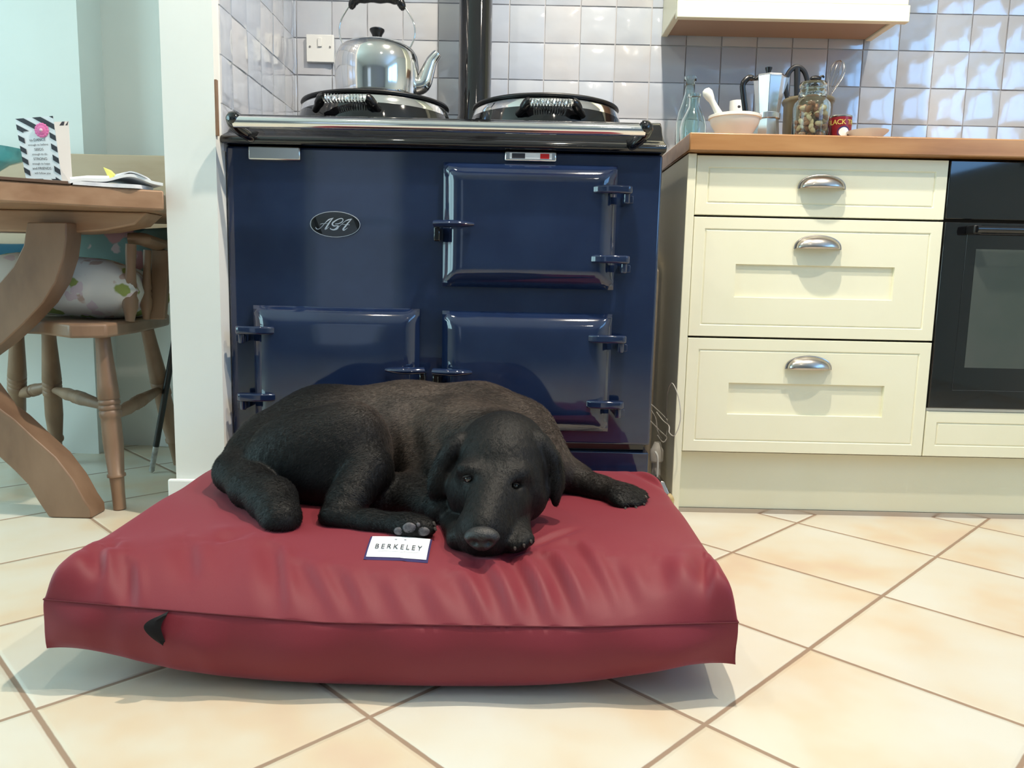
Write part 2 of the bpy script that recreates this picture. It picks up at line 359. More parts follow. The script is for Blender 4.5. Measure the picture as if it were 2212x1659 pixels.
def door(x0, x1, z0, z1, hinge, name='oven_door'):
    D = .038; mb = MB()
    # pillow door: bevelled border rising to a slightly domed face
    N = 26; vs = []; fs = []
    for i in range(N+1):
        for j in range(N+1):
            u = -math.cos(PI*i/N) if False else (i/N*2-1); v = (j/N*2-1)
            u = math.copysign(abs(u)**.75, u); v = math.copysign(abs(v)**.75, v)
            x = (x0+x1)/2+u*(x1-x0)/2; z = (z0+z1)/2+v*(z1-z0)/2
            du = (1-abs(u))*(x1-x0)/2; dv = (1-abs(v))*(z1-z0)/2; e = min(du, dv)
            t = min(1, e/.040); h = .012+(D-.012)*(math.sin(t*PI/2)**.85)
            h += .004*(1-u*u)*(1-v*v)
            vs.append((x, AY-h, z))
    fs = [(i*(N+1)+j, (i+1)*(N+1)+j, (i+1)*(N+1)+j+1, i*(N+1)+j+1) for i in range(N) for j in range(N)]
    b0 = len(vs); rim = [(i, 0) for i in range(N)]+[(N, j) for j in range(N)]+[(i, N) for i in range(N, 0, -1)]+[(0, j) for j in range(N, 0, -1)]
    for i, j in rim: p = vs[i*(N+1)+j]; vs.append((p[0], AY-.0006, p[2]))
    R = len(rim)
    for k in range(R): fs.append((rim[k][0]*(N+1)+rim[k][1], b0+k, b0+(k+1) % R, rim[(k+1) % R][0]*(N+1)+rim[(k+1) % R][1]))
    fs.append(tuple(range(b0, b0+R)))
    d = link(name, mb.add(vs, fs), M['blue'], rc, angle=28)
    s = 1 if hinge == 'r' else -1; xe = x1 if s > 0 else x0
    for zz in (z1-.055, z0+.068):
        h = MB()
        pts = [(xe-s*.058, AY-.036), (xe-s*.045, AY-.050), (xe-s*.02, AY-.056), (xe+s*.022, AY-.056), (xe+s*.030, AY-.050), (xe+s*.030, AY-.034), (xe-s*.02, AY-.030), (xe-s*.058, AY-.028)]
        h.prism(pts, zz-.009, zz+.009, 'xy')
        hh = link('hinge', h, M['blue'], d, bevel=.004, seg=3)
        link('hinge_pin', MB().lathe([(.0065, -.030), (.0075, -.026), (.0075, -.009), (.0065, -.009)], (xe+s*.018, AY-.042, zz), 16).box(xe+s*.012, xe+s*.034, AY-.034, AY-.0006, zz-.028, zz-.012), M['blue'], d, bevel=.002)
    s = -s; xe = x1 if s > 0 else x0; zz = (z0+z1)/2 if z0 > .5 else (z0+z1)/2+.0
    g = MB(); pts = []
    for t in np.linspace(0, 1, 14):
        pts.append((xe-s*.070+s*.084*t, AY-.050-.010*math.sin(t*PI)-.0, zz))
    g.tube(pts, [.003+.0055*math.sin(min(1, t*1.25+.12)*PI*.62) for t in np.linspace(0, 1, 14)], 12, flat=1.6)
    link('latch_handle', g, M['blue'], d)
    link('latch_catch', MB().box(xe+s*.004, xe+s*.018, AY-.046, AY-.0006, zz-.038, zz-.006), M['black_en'], d, bevel=.003)
    return d
door(-.163, .226, .552, .827, 'r')
door(-.163, .226, .224, .497, 'r')
door(-.596, -.215, .224, .500, 'l')
# plates and badge on the front
o = link('name_plate', MB().box(-.600, -.484, AY-.012, AY-.0006, .824, .8535), M['steel'], rc, bevel=.003, label='blank silver plate')
g = link('heat_indicator', MB().box(-.027, .088, AY-.014, AY-.0006, .8325, .8545), M['chrome'], rc, bevel=.003, label='chrome heat indicator with black and red bands')
link('indicator_dial', MB().box(-.016, .078, AY-.0148, AY-.0145, .8375, .8505), M['paper'], g, smooth=False)
link('black_band', MB().box(-.011, .018, AY-.0154, AY-.0151, .8385, .8495), M['ink'], g, smooth=False)
link('red_band', MB().box(.052, .072, AY-.0154, AY-.0151, .8385, .8495), M['red'], g, smooth=False)
bc = cx(725, 485)
bd = link('badge', MB().lathe([(.055, -.0046), (.057, -.003), (.057, -.0006)], (bc.x, AY, bc.z), 60, 'y', sx=1, sy=.50), M['black_en'], rc, label='black oval badge with silver rim and script letters')
link('badge_rim', MB().tube([(bc.x+.0563*math.cos(a), AY-.0046, bc.z+.0283*math.sin(a)) for a in np.linspace(0, 2*PI, 64, endpoint=False)], .0007, 6, closed=True), M['silver_ink'], bd)
S = lambda x, y: (bc.x+(x-1052)/1370*.1135, AY-.0052, bc.z-(y-682)/700*.0575)
strokes = [([(520, 770), (540, 810), (600, 820), (680, 760), (780, 650), (880, 560), (1010, 508)], [8, 14, 7, 7, 10, 22, 5]),
           ([(1000, 512), (930, 590), (860, 690), (790, 800), (780, 820), (830, 800), (890, 745)], [6, 20, 26, 26, 22, 9, 4]),
           ([(640, 690), (700, 670), (770, 665), (880, 660)], [4, 9, 6, 4]),
           ([(1050, 670), (1150, 660), (1240, 610), (1270, 550), (1230, 518), (1130, 545), (1010, 620), (975, 680), (1020, 725), (1100, 715), (1140, 715)], [10, 15, 15, 13, 13, 16, 24, 28, 22, 14, 14]),
           ([(1140, 715), (1100, 790), (1010, 828), (930, 810), (920, 785)], [34, 40, 22, 15, 14]),
           ([(1100, 810), (1200, 700), (1330, 590), (1420, 550), (1515, 525)], [8, 7, 9, 20, 5]),
           ([(1510, 525), (1420, 620), (1340, 720), (1270, 810), (1290, 835), (1350, 800), (1395, 765)], [6, 20, 27, 26, 20, 9, 4]),
           ([(1240, 675), (1340, 680), (1450, 685)], [4, 7, 9])]
mb = MB()
for pts, ws_ in strokes:
    n = 5; q = bez([S(*p) for p in pts], n); wv = []
    for i in range(len(pts)-1):
        for k in range(n): wv.append((ws_[i]*(1-k/n)+ws_[i+1]*k/n))
    wv.append(ws_[-1]); vs = []
    for i, p in enumerate(q):
        a = q[max(0, i-1)]; b = q[min(len(q)-1, i+1)]; t = (b-a); nn = Vector((-t.z, 0, t.x)).normalized()*(wv[i]*.75/1370*.1135)
        vs += [p+nn, p-nn]
    mb.add(vs, [(2*i, 2*i+1, 2*i+3, 2*i+2) for i in range(len(q)-1)])
link('lettering', mb, M['silver_ink'], bd, smooth=False, fix=False)
# hob lids
def lid(x, hx):
    Y = 2.10
    l = link('hob_lid', MB().lathe([(.0001, 1.0045), (.12, 1.0045), (.184, 1.0035), (.188, 1.000), (.192, .985), (.1935, .981)], (x, Y, 0), 72), M['chrome'], rc, angle=60, label='domed polished steel hob lid')
    link('lid_reflection_band', MB().lathe([(.1937, .9805), (.197, .968), (.201, .945), (.203, .9325), (.19, .9325)], (x, Y, 0), 72), M['black_en'], l, angle=60)  # black band paints the dark reflection low on the chrome lid
    link('lid_pad', MB().lathe([(.0001, 1.005), (.17, 1.005), (.188, 1.0045), (.1905, 1.0075), (.189, 1.0118), (.184, 1.0135), (.0001, 1.0135)], (x, Y, 0), 72), M['black_rub'], l, angle=60, label='round black lid cover')
    x += hx; h = MB(); n = 300; turns = 13; L = .094
    yy = Y-.214; zz = .983
    h.tube([(x-.001-L/2+L*i/n, yy+.0085*math.cos(2*PI*turns*i/n), zz+.0085*math.sin(2*PI*turns*i/n)) for i in range(n+1)], .0019, 6)
    lh = link('coil_handle', h, M['chrome'], l)
    for s in (-1, 1):
        link('handle_bracket', MB().tube(bez([(x+s*.050, yy+.000, zz+.002), (x+s*.056, yy+.002, zz), (x+s*.066, yy+.014, zz-.012), (x+s*.078, yy+.030, zz-.022)], 5), [.011]*5+[.0115]*5+[.010, .009, .009, .009, .008, .008], 12), M['black_hard'], lh)
lid(-.371, -.035); lid(.072, .006)
# flue
fl = link('flue_pipe', MB().lathe([(.074, .9325), (.074, .942), (.062, .962), (.051, .985), (.0485, 1.01), (.0455, 1.02), (.0455, 2.345)], (-.121, 2.235, 0), 48), M['black_en'])
tag(fl, 'black glossy flue pipe rising from the back of the cooker between the two lids', 'pipe')

# ================================================================== KETTLE
kx, ky, kz = -.366, 2.09, 1.0145
kt = thing('kettle', 'stainless steel kettle with black lid knob standing on the left hob lid', 'kettle', (kx, ky, kz))
link('kettle_body', MB().lathe([(.0001, kz), (.095, kz), (.101, kz+0.0034), (.1045, kz+0.0224), (.1075, kz+0.0560), (.1075, kz+0.0952), (.1045, kz+0.1176), (.096, kz+0.1333), (.080, kz+0.1445), (.055, kz+0.1506), (.052, kz+0.1506)], (kx, ky, 0), 72), M['kettle'], kt, angle=60)
link('kettle_lid', MB().lathe([(.0525, kz+0.1510), (.05, kz+0.1534), (.03, kz+0.1579), (.0001, kz+0.1602)], (kx, ky, 0), 48, cap=False), M['kettle'], kt)
link('lid_knob', MB().lathe([(.0001, kz+.1602), (.011, kz+.1602), (.0115, kz+.166), (.0135, kz+.172), (.019, kz+.181), (.019, kz+.185), (.014, kz+.188), (.0001, kz+.188)], (kx, ky, 0), 28), M['black_hard'], kt)
sp0 = PY(905, 150, ky-.01)
link('spout', MB().tube(bez([(kx+.096, ky, kz+0.0448), (kx+.118, ky, kz+0.0538), (kx+.130, ky, kz+0.0840), (kx+.140, ky, kz+0.1098), (kx+.156, ky, kz+0.1299)], 6), [.0225]*5+[.0225-.0006*i for i in range(20)], 20), M['kettle'], kt)
arcp = [(kx-.083, ky, kz+0.1400), (kx-.096, ky, kz+0.1680), (kx-.094, ky, kz+0.2016), (kx-.075, ky, kz+0.2352), (kx-.058, ky, kz+0.2531), (kx, ky, kz+0.2610), (kx+.058, ky, kz+0.2531), (kx+.075, ky, kz+0.2352), (kx+.094, ky, kz+0.2016), (kx+.096, ky, kz+0.1680), (kx+.083, ky, kz+0.1400)]
bl = link('bail_handle', MB().tube(bez(arcp, 6), .0024, 10), M['kettle'], kt)
g = MB().tube(bez([(kx-.066, ky, kz+0.2330), (kx-.060, ky, kz+0.2509), (kx-.04, ky, kz+0.2587), (kx, ky, kz+0.2598), (kx+.04, ky, kz+0.2587), (kx+.060, ky, kz+0.2509), (kx+.066, ky, kz+0.2330)], 5), [.004, .006, .009, .010, .0105]+[.0105+.0012*math.sin(i*1.3) for i in range(21)]+[.0105, .010, .009, .006, .004], 14)
link('grip', g, M['black_hard'], bl)

# switch plate on the back wall
a, b = PY(663, 76, BY-.01), PY(723, 137, BY-.01)
sw = thing('wall_switch', 'white square switch plate on the tiled wall behind the kettle', 'switch', ((a.x+b.x)/2, BY-.009, b.z))
link('plate', MB().box(a.x, b.x, BY-.020, BY-.0085, b.z, a.z), M['white'], sw, bevel=.002)
link('rocker', MB().box((a.x+b.x)/2-.006, (a.x+b.x)/2+.006, BY-.024, BY-.0202, (a.z+b.z)/2+.004, (a.z+b.z)/2+.028), M['white'], sw, bevel=.001)
for s in (-1, 1):
    link('screw', MB().lathe([(.0001, -.0212), (.003, -.0212), (.0032, -.0202)], ((a.x+b.x)/2+s*.029, BY, (a.z+b.z)/2+.004), 12, 'y'), M['pewter'], sw)

# ================================================================== BASE UNITS
FY = 1.85                                  # door fronts plane
bu = thing('drawer_unit', 'cream three drawer kitchen base unit between cooker and oven', 'cabinet', (.70, 2.1, 0))
link('carcass', MB().box(.4185, 1.002, FY+.022, 2.34, .166, .868), M['carcass'], bu, smooth=False)
link('end_panel', MB().box(.397, .4165, FY-.004, 2.34, .001, .869), M['cream'], bu, bevel=.0015, label='plain cream end panel beside the cooker')
def drawer(x0, x1, z0, z1, panel, unit, name='drawer', handle=True):
    mb = MB(); g = .0022; m1 = .026
    # front slab made as a height field of rectangles: outer rim, bead line, flat, inner sunk panel
    def ring(a, b, da, db):
        A = [(a[0], FY-da, a[2]), (a[1], FY-da, a[2]), (a[1], FY-da, a[3]), (a[0], FY-da, a[3])]
        B = [(b[0], FY-db, b[2]), (b[1], FY-db, b[2]), (b[1], FY-db, b[3]), (b[0], FY-db, b[3])]
        mb.add(A+B, [(i, (i+1) % 4, 4+(i+1) % 4, 4+i) for i in range(4)])
    def ins(r, k): return (r[0]+k, r[1]-k, r[2]+k, r[3]-k)
    r0 = (x0, x1, z0, z1)
    mb.add([(x0, FY+.021, z0), (x1, FY+.021, z0), (x1, FY+.021, z1), (x0, FY+.021, z1)], [(0, 1, 2, 3)])
    ring(r0, r0, -.021, -.001); ring(r0, ins(r0, .001), -.001, 0)
    seq = [(ins(r0, .001), 0), (ins(r0, m1), 0), (ins(r0, m1+.0025), -.0030), (ins(r0, m1+.0055), -.001)]
    if panel:
        W = x1-x0; Hh = z1-z0
        p = (x0+W*.178, x1-W*.178, z0+Hh*.335, z1-Hh*.385)
        seq += [(p, -.001), ((p[0]+.001, p[1]-.001, p[2]+.001, p[3]-.001), -.008)]
    for (ra, da), (rb, db) in zip(seq, seq[1:]): ring(ra, rb, da, db)
    rl, dl = seq[-1]
    mb.add([(rl[0], FY-dl, rl[2]), (rl[1], FY-dl, rl[2]), (rl[1], FY-dl, rl[3]), (rl[0], FY-dl, rl[3])], [(0, 1, 2, 3)])
    return link(name, mb, M['cream'], unit, smooth=False)
def cup(px, py, parent):
    c = PY(px, py, FY); c.y = FY; R = .051; mb = MB(); n = 20; m = 8; vs = []; fs = []
    for i in range(n+1):
        a = PI*i/n
        for j in range(m+1):
            b = PI/2*j/m                     # from the front (0) up over to the wall
            rr = math.sin(a)
            x = -R*math.cos(a)*1.0; hh = .030*rr**.8
            vs.append((c.x+x, FY-.0005-.026*math.cos(b)*rr**.7, c.z+hh*math.sin(b)))
    fs = [(i*(m+1)+j, (i+1)*(m+1)+j, (i+1)*(m+1)+j+1, i*(m+1)+j+1) for i in range(n) for j in range(m)]
    mb.add(vs, fs)
    o = link('cup_handle', mb, M['pewter'], parent, fix=False, angle=80)
    s = o.modifiers.new('solid', 'SOLIDIFY'); s.thickness = .0022; s.offset = 0
    link('handle_flange', MB().tube([(c.x-(R+.003)*math.cos(a), FY-.0026, c.z-.001+.031*math.sin(a)**.8) for a in np.linspace(.0, PI, 25)], .0026, 8), M['pewter'], parent)
d = drawer(.4185, 1.002, .731, .866, False, bu); cup(1774, 408, d)
d = drawer(.4185, 1.002, .447, .726, True, bu); cup(1765, 538, d)
d = drawer(.4185, 1.002, .166, .442, True, bu); cup(1745, 797, d)
pl = link('plinth_board', MB().box(.4175, 2.2, FY+.045, FY+.063, .012, .155), M['cream'], smooth=False)
tag(pl, 'long cream plinth board under the drawer unit and oven', 'plinth')
st = link('plinth_seal', MB().box(.4175, 2.2, FY+.041, FY+.062, 0, .0115), M['pewter'], smooth=False); st.parent = pl
st.location = Vector(WLOC[st.name])-Vector(WLOC[pl.name])
wt = link('worktop', MB().box(.393, 2.66, 1.823, 2.349, .871, .912), M['oak'], bevel=.003)
tag(wt, 'long oiled oak worktop above the cream drawers and built-in oven', 'worktop')
# oven
ov = thing('built_in_oven', 'black glass built-in electric oven right of the cream drawers', 'oven', (1.30, 2.1, .16))
link('oven_body', MB().box(1.006, 1.60, FY+.022, 2.34, .278, .868), M['carcass'], ov, smooth=False)
link('control_panel', MB().box(1.005, 1.60, FY-.002, FY+.0215, .733, .866), M['glass_black'], ov, bevel=.002)
od = link('oven_door', MB().box(1.005, 1.60, FY-.004, FY+.0215, .286, .726), M['glass_black'], ov, bevel=.002)
M['oven_win'] = mottled('oven_window_glass', (.055, .070, .062), (.085, .090, .085), 3, .09)
link('door_window', MB().box(1.082, 1.53, FY-.0046, FY-.0041, .385, .665), M['oven_win'], od, smooth=False)
M['line'] = mat('printed_grey_line', (.05, .05, .055), .3)
mb = MB(); mb.tube([(1.058, FY-.0046, .33), (1.058, FY-.0046, .70), (1.55, FY-.0046, .70), (1.55, FY-.0046, .33)], .0006, 5, closed=True)
link('door_outline', mb, M['line'], od)
hd = link('door_handle', MB().tube([(1.058, FY-.040, .708), (1.56, FY-.040, .708)], .0085, 16), M['black_en'], od)
for x in (1.062, 1.54): link('handle_post', MB().box(x-.009, x+.009, FY-.040, FY-.0042, .698, .718), M['black_rub'], hd, bevel=.003)
link('vent_strip', MB().box(1.005, 1.60, FY+.004, FY+.0215, .2775, .2845), M['steel'], ov, smooth=False)
un = thing('oven_base_panel', 'cream panel below the black oven', 'cabinet', (1.30, 2.1, .16))
drawer(1.005, 1.60, .166, .2765, False, un, 'panel_front')

# wall cupboard with pelmet, seen from below
uc = thing('wall_cupboard', 'cream wall cupboard above the worktop, only its underside and lower edge in view', 'cabinet', (.71, 2.36, 1.26))
link('cupboard_carcass', MB().box(.411, 1.013, 2.155, 2.349, 1.285, 2.0), M['cream'], uc, smooth=False)
link('pelmet', MB().box(.409, 1.015, 2.128, 2.150, 1.258, 1.30).box(.409, .427, 2.150, 2.349, 1.274, 1.2845).box(.997, 1.015, 2.150, 2.349, 1.274, 1.2845), M['cream'], uc, bevel=.002)
link('cupboard_door', MB().box(.411, 1.013, 2.135, 2.1545, 1.302, 2.0), M['cream'], uc, bevel=.002)
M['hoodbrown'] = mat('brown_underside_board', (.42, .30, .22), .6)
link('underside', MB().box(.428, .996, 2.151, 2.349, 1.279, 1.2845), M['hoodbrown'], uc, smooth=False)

# ================================================================== THINGS ON THE WORKTOP
WZ = .9122
def xw(px, Y, py=280): return PY(px, py, Y).x
# two pale green glass bottles
def bottle(pxc, Y, pytop, halfpx, label):
    x = xw(pxc, Y); zt = PY(pxc, pytop, Y).z; s = 1672/2.0/ (Y/2.0)*.98; R = halfpx/s
    h = zt-WZ
    o = link('bottle', MB().lathe([(.0001, WZ), (R*.92, WZ), (R, WZ+.006), (R, WZ+h*.46), (R*.86, WZ+h*.58), (R*.58, WZ+h*.72), (R*.42, WZ+h*.80), (R*.40, WZ+h*.94), (R*.50, WZ+h*.95), (R*.50, WZ+h), (R*.40, WZ+h), (R*.32, WZ+h*.9), (R*.34, WZ+h*.79), (R*.5, WZ+h*.71), (R*.78, WZ+h*.575), (R*.90, WZ+h*.45), (R*.90, WZ+.010), (.0001, WZ+.010)], (x, Y, 0), 36, cap=False), M['glass_green'], angle=60)
    return tag(o, label, 'bottle')
bottle(1486, 2.245, 166, 25, 'taller pale green glass bottle at the far left back of the worktop')
bottle(1497, 2.12, 204, 27, 'shorter pale green glass bottle in front of the taller one, left of the mortar')
# mortar and pestle
mx_, my_ = xw(1586, 1.945), 1.945
ra = abs(xw(1642, my_)-xw(1530, my_))/2; zt = PY(1586, 251, my_).z
o = link('mortar', MB().lathe([(.0001, WZ), (.034, WZ), (.036, WZ+.006), (ra*.62, WZ+.012), (ra*.80, WZ+.032), (ra*.90, zt-.020), (ra*.94, zt-.0085), (ra, zt-.007), (ra, zt-.001), (ra*.97, zt), (ra*.88, zt-.002), (ra*.78, zt-.02), (ra*.5, zt-.042), (.0001, zt-.05)], (mx_, my_, 0), 56, cap=False), M['china'], angle=50)
tag(o, 'white china mortar bowl with banded rim in front of the coffee pot', 'mortar')
p0 = PY(1529, 202, my_+.0); p1 = PY(1556, 252, my_); p1b = p0+(p1-p0)*1.75; p1b.z = max(p1b.z, zt-.040)
o = link('pestle', MB().tube([p0+(p0-p1)*.20, p0+(p0-p1)*.16, p0+(p0-p1)*.02, p0+(p1-p0)*.18, p0+(p1-p0)*.32, p0+(p1-p0)*.5, p1, p1b], [.003, .009, .0125, .0105, .0075, .0072, .0095, .013], 18), M['china'], angle=60)
tag(o, 'white china pestle leaning in the mortar', 'pestle')
# small white cup behind
c = xw(1590, 2.2); zc = PY(1590, 219, 2.2).z
o = thing('small_cup', 'small white cup with a dark mark standing behind the mortar', 'cup', (c, 2.2, WZ))
link('cup_body', MB().lathe([(.0001, WZ), (.018, WZ), (.021, WZ+.01), (.0215, zc), (.020, zc), (.0195, WZ+.01), (.0001, WZ+.008)], (c, 2.2, 0), 32, cap=False), M['white'], o)
link('dark_mark', MB().sphere((c-.001, 2.1795, PY(1590, 234, 2.2).z), .0045, 12, 8, (1, .35, 1)), M['ink'], o)
# moka pot: eight-sided
my = 2.02; xc = xw(1660, my, 210)
def Zp(py): return PY(1660, py, my).z
mk = thing('moka_pot', 'eight sided aluminium stovetop coffee pot with black handle and knob', 'coffee pot', (xc, my, WZ))
def octa(prof): return MB().lathe(prof, (xc, my, 0), 8).xf(Matrix.Translation((xc, my, 0)) @ Matrix.Rotation(PI/8+.12, 4, 'Z') @ Matrix.Translation((-xc, -my, 0)))
link('upper_body', octa([(.0285, Zp(246)), (.0385, Zp(172)), (.0392, Zp(168))]), M['alu'], mk, smooth=False, bevel=.0008)
link('pot_lid', octa([(.0395, Zp(168)+.0003), (.038, Zp(165)), (.010, Zp(160)), (.0001, Zp(160))]), M['alu'], mk, smooth=False)
link('waist_ring', MB().lathe([(.029, Zp(259)), (.031, Zp(258)), (.031, Zp(247)), (.029, Zp(246.3))], (xc, my, 0), 32), M['alu'], mk)
link('lower_body', octa([(.034, WZ), (.028, Zp(259.3))]), M['alu'], mk, smooth=False, bevel=.0008)
link('lid_knob', MB().lathe([(.006, Zp(160)), (.006, Zp(156)), (.0088, Zp(148)), (.0088, Zp(146)), (.0001, Zp(145))], (xc-.004, my, 0), 12), M['black_hard'], mk)
hp = [PY(*q, my) for q in ((1631, 172), (1618, 168), (1605, 182), (1606, 205), (1611, 247))]
link('pot_handle', MB().tube(bez(hp, 4), [.004]*2+[.0075]*6+[.0072]*9, 10, flat=.8), M['black_hard'], mk, angle=60)
link('pour_spout', MB().prism([(xc+.030, Zp(168)), (xc+.047, Zp(169)), (xc+.033, Zp(205))], my-.010, my+.010), M['alu'], mk, smooth=False)
# stoneware pot with utensils
M['stone'] = mottled('olive_brown_stoneware', (.10, .085, .05), (.20, .17, .11), 12, .3)
py_ = 2.13; pc = xw(1744, py_, 250); pr = (xw(1797, py_)-xw(1691, py_))/2; pz = PY(1744, 216, py_).z
o = link('utensil_pot', MB().lathe([(.0001, WZ), (pr*.86, WZ), (pr*.92, WZ+.01), (pr*.95, pz-.014), (pr, pz-.010), (pr*1.03, pz-.004), (pr, pz), (pr*.92, pz-.002), (pr*.86, pz-.014), (pr*.82, WZ+.012), (.0001, WZ+.010)], (pc, py_, 0), 44, cap=False), M['stone'], angle=50)
tag(o, 'olive brown stoneware pot holding utensils behind the glass jar', 'pot')
def U(px, py): return PY(px, py, py_)
loop = [(1702, 214), (1697, 190), (1700, 165), (1711, 149), (1724, 145), (1736, 153), (1743, 170), (1745, 190), (1741, 214)]
mb = MB().tube(bez([U(*q) for q in loop], 5), .0048, 8, flat=1.4)
mb.tube([U(1722, 147), U(1722, 214)], .0052, 8, flat=1.6); mb.tube([U(1702, 212), U(1741, 212)], .006, 8)
mb.tube([U(1722, 212), U(1724, 240)], .006, 8)
o = link('slotted_spatula', mb, M['black_rub']); tag(o, 'black slotted spatula standing in the stoneware pot', 'spatula')
mb = MB().tube([U(1760, 240), U(1762, 180), U(1763, 172)], .005, 8).sphere(U(1762, 170), .014, 16, 10, (1.1, .5, .55)).tube(bez([U(1766, 172), U(1776, 164), U(1780, 168)], 4), .0028, 8)
o = link('ladle', mb, M['black_rub']); tag(o, 'black hooked ladle in the pot between spatula and whisk', 'ladle')
wk = thing('balloon_whisk', 'wire balloon whisk sticking up out of the stoneware pot', 'whisk', tuple(U(1785, 232)))
b0, b1 = U(1789, 212), U(1815, 130); ax = (b1-b0); L = ax.length; ax.normalize(); sd = ax.cross(Vector((0, 1, 0))).normalized(); dp = Vector((0, 1, 0))
mb = MB()
for k in range(6):
    a = PI*k/6; d = sd*math.cos(a)+dp*math.sin(a)
    mb.tube([b0+ax*(L*t)+d*(.021*s) for t, s in [(0, .12), (.2, .38), (.4, .72), (.6, .97), (.78, 1), (.92, .68), (1, .0), (.92, -.68), (.78, -1), (.6, -.97), (.4, -.72), (.2, -.38), (0, -.12)]], .0006, 6)
link('whisk_wires', mb, M['pewter'], wk)
link('whisk_handle', MB().tube([b0+ax*.004, b0-ax*.05], .005, 10), M['steel'], wk)
# glass jar of nuts
jy = 1.925; jx = xw(1753, jy, 240); jr = (xw(1791, jy)-xw(1714, jy))/2
def Zj(py): return PY(1753, py, jy).z
nr = (xw(1786, jy)-xw(1727, jy))/2
prof = [(.0001, WZ), (jr*.93, WZ), (jr, WZ+.006), (jr, Zj(232)), (jr*.95, Zj(224)), (nr*.93, Zj(213)), (nr*.98, Zj(210)), (nr, Zj(205)), (nr*.96, Zj(200)), (nr*.9, Zj(197)), (nr*.9, Zj(191)), (nr*.97, Zj(188)), (nr*.97, Zj(181)), (nr*.9, Zj(179)), (nr*.84, Zj(181)), (nr*.82, Zj(210)), (jr*.88, Zj(226)), (jr*.93, Zj(234)), (jr*.93, WZ+.007), (.0001, WZ+.006)]
o = link('glass_jar', MB().lathe(prof, (jx, jy, 0), 52, cap=False), M['glass'], angle=60)
tag(o, 'clear open glass jar half full of mixed nuts on the worktop', 'jar')
mb = MB(); rnd = random.Random(5)
def nut(mb, c, a, b, rot):
    m = Matrix.Translation(c) @ rot.to_matrix().to_4x4(); q = MB().sphere((0, 0, 0), 1, 10, 6, (a, b, b)).xf(m); mb.add(q.v, q.f)
from mathutils import Euler
M['nutA'] = mottled('brown_nuts', (.25, .09, .03), (.36, .15, .06), 60, .5); M['nutB'] = mottled('pale_nuts', (.62, .45, .24), (.72, .58, .36), 60, .5)
for nm, mt_, N in (('brown_nuts', M['nutA'], 75), ('pale_nuts', M['nutB'], 62)):
    mb = MB()
    for i in range(N):
        r = jr*.80*math.sqrt(rnd.random()); a = rnd.uniform(0, 2*PI); z = rnd.uniform(WZ+.014, Zj(228))
        nut(mb, (jx+r*math.cos(a), jy+r*math.sin(a), z), .0095, .0058, Euler((rnd.uniform(0, 6), rnd.uniform(0, 6), rnd.uniform(0, 6))))
    o = link(nm, mb, mt_, fix=False); o['kind'] = 'stuff'
    tag(o, 'dark brown nuts filling the glass jar' if nm == 'brown_nuts' else 'pale cream nuts mixed through the glass jar', 'nuts')
# treacle tin
ty = 1.945; tx = xw(1815, ty, 275); tr = (xw(1838, ty)-xw(1792, ty))/2; tz = PY(1815, 252, ty).z
M['tin_red'] = mat('dark_red_tin_paint', (.20, .012, .02), .3); M['tin_gold'] = mat('gold_print', (.62, .52, .12), .4)
tn = thing('treacle_tin', 'dark red round syrup tin with gold lettering beside the glass jar', 'tin', (tx, ty, WZ))
link('tin_body', MB().lathe([(.0001, WZ), (tr*.98, WZ), (tr, WZ+.002), (tr, tz-.004), (.0001, tz-.004)], (tx, ty, 0), 44), M['tin_red'], tn, angle=50)
link('tin_lid', MB().lathe([(tr*1.01, tz-.0038), (tr*1.03, tz-.001), (tr, tz), (tr*.9, tz-.001), (.0001, tz-.002)], (tx, ty, 0), 44), M['steel'], tn)
def wrap(x0, z0, R=tr+.0006, cxy=(tx, ty)):
    return lambda x, y: (cxy[0]+R*math.sin((x+x0)/R), cxy[1]-R*math.cos((x+x0)/R), z0+y)
link('tin_lettering', text_mb('BLACK TREACLE', .0165, wrap(.012, PY(1815, 268, ty).z), spacing=.9), M['tin_gold'], tn, fix=False, smooth=False)
mb = MB()
for R_, dz in ((.0155, 0),):
    f = wrap(-.001, PY(1815, 289, ty).z, tr+.0004); n = 24
    mb.add([f(0, 0)]+[f(R_*math.cos(2*PI*i/n), R_*math.sin(2*PI*i/n)*.9) for i in range(n)], [(0, 1+i, 1+(i+1) % n) for i in range(n)])
link('tin_medallion', mb, M['navy'], tn, fix=False)
mb = MB(); f = wrap(-.001, PY(1815, 289, ty).z, tr+.0007); n = 24
mb.add([f(0, 0)]+[f(.012*math.cos(2*PI*i/n), .0105*math.sin(2*PI*i/n)) for i in range(n)], [(0, 1+i, 1+(i+1) % n) for i in range(n)])
link('medallion_centre', mb, M['white'], tn, fix=False)
# dish
dy = 1.905; dx = xw(1874, dy, 286); dr = (xw(1917, dy)-xw(1832, dy))/2; dz = PY(1874, 284, dy).z
o = link('shallow_dish', MB().lathe([(.0001, WZ), (dr*.6, WZ), (dr*.72, WZ+.012), (dr*.97, dz-.003), (dr, dz), (dr*.95, dz), (dr*.66, WZ+.014), (.0001, WZ+.006)], (dx, dy, 0), 48, cap=False), M['china'], angle=60)
tag(o, 'white shallow dish on the worktop right of the tin', 'dish')

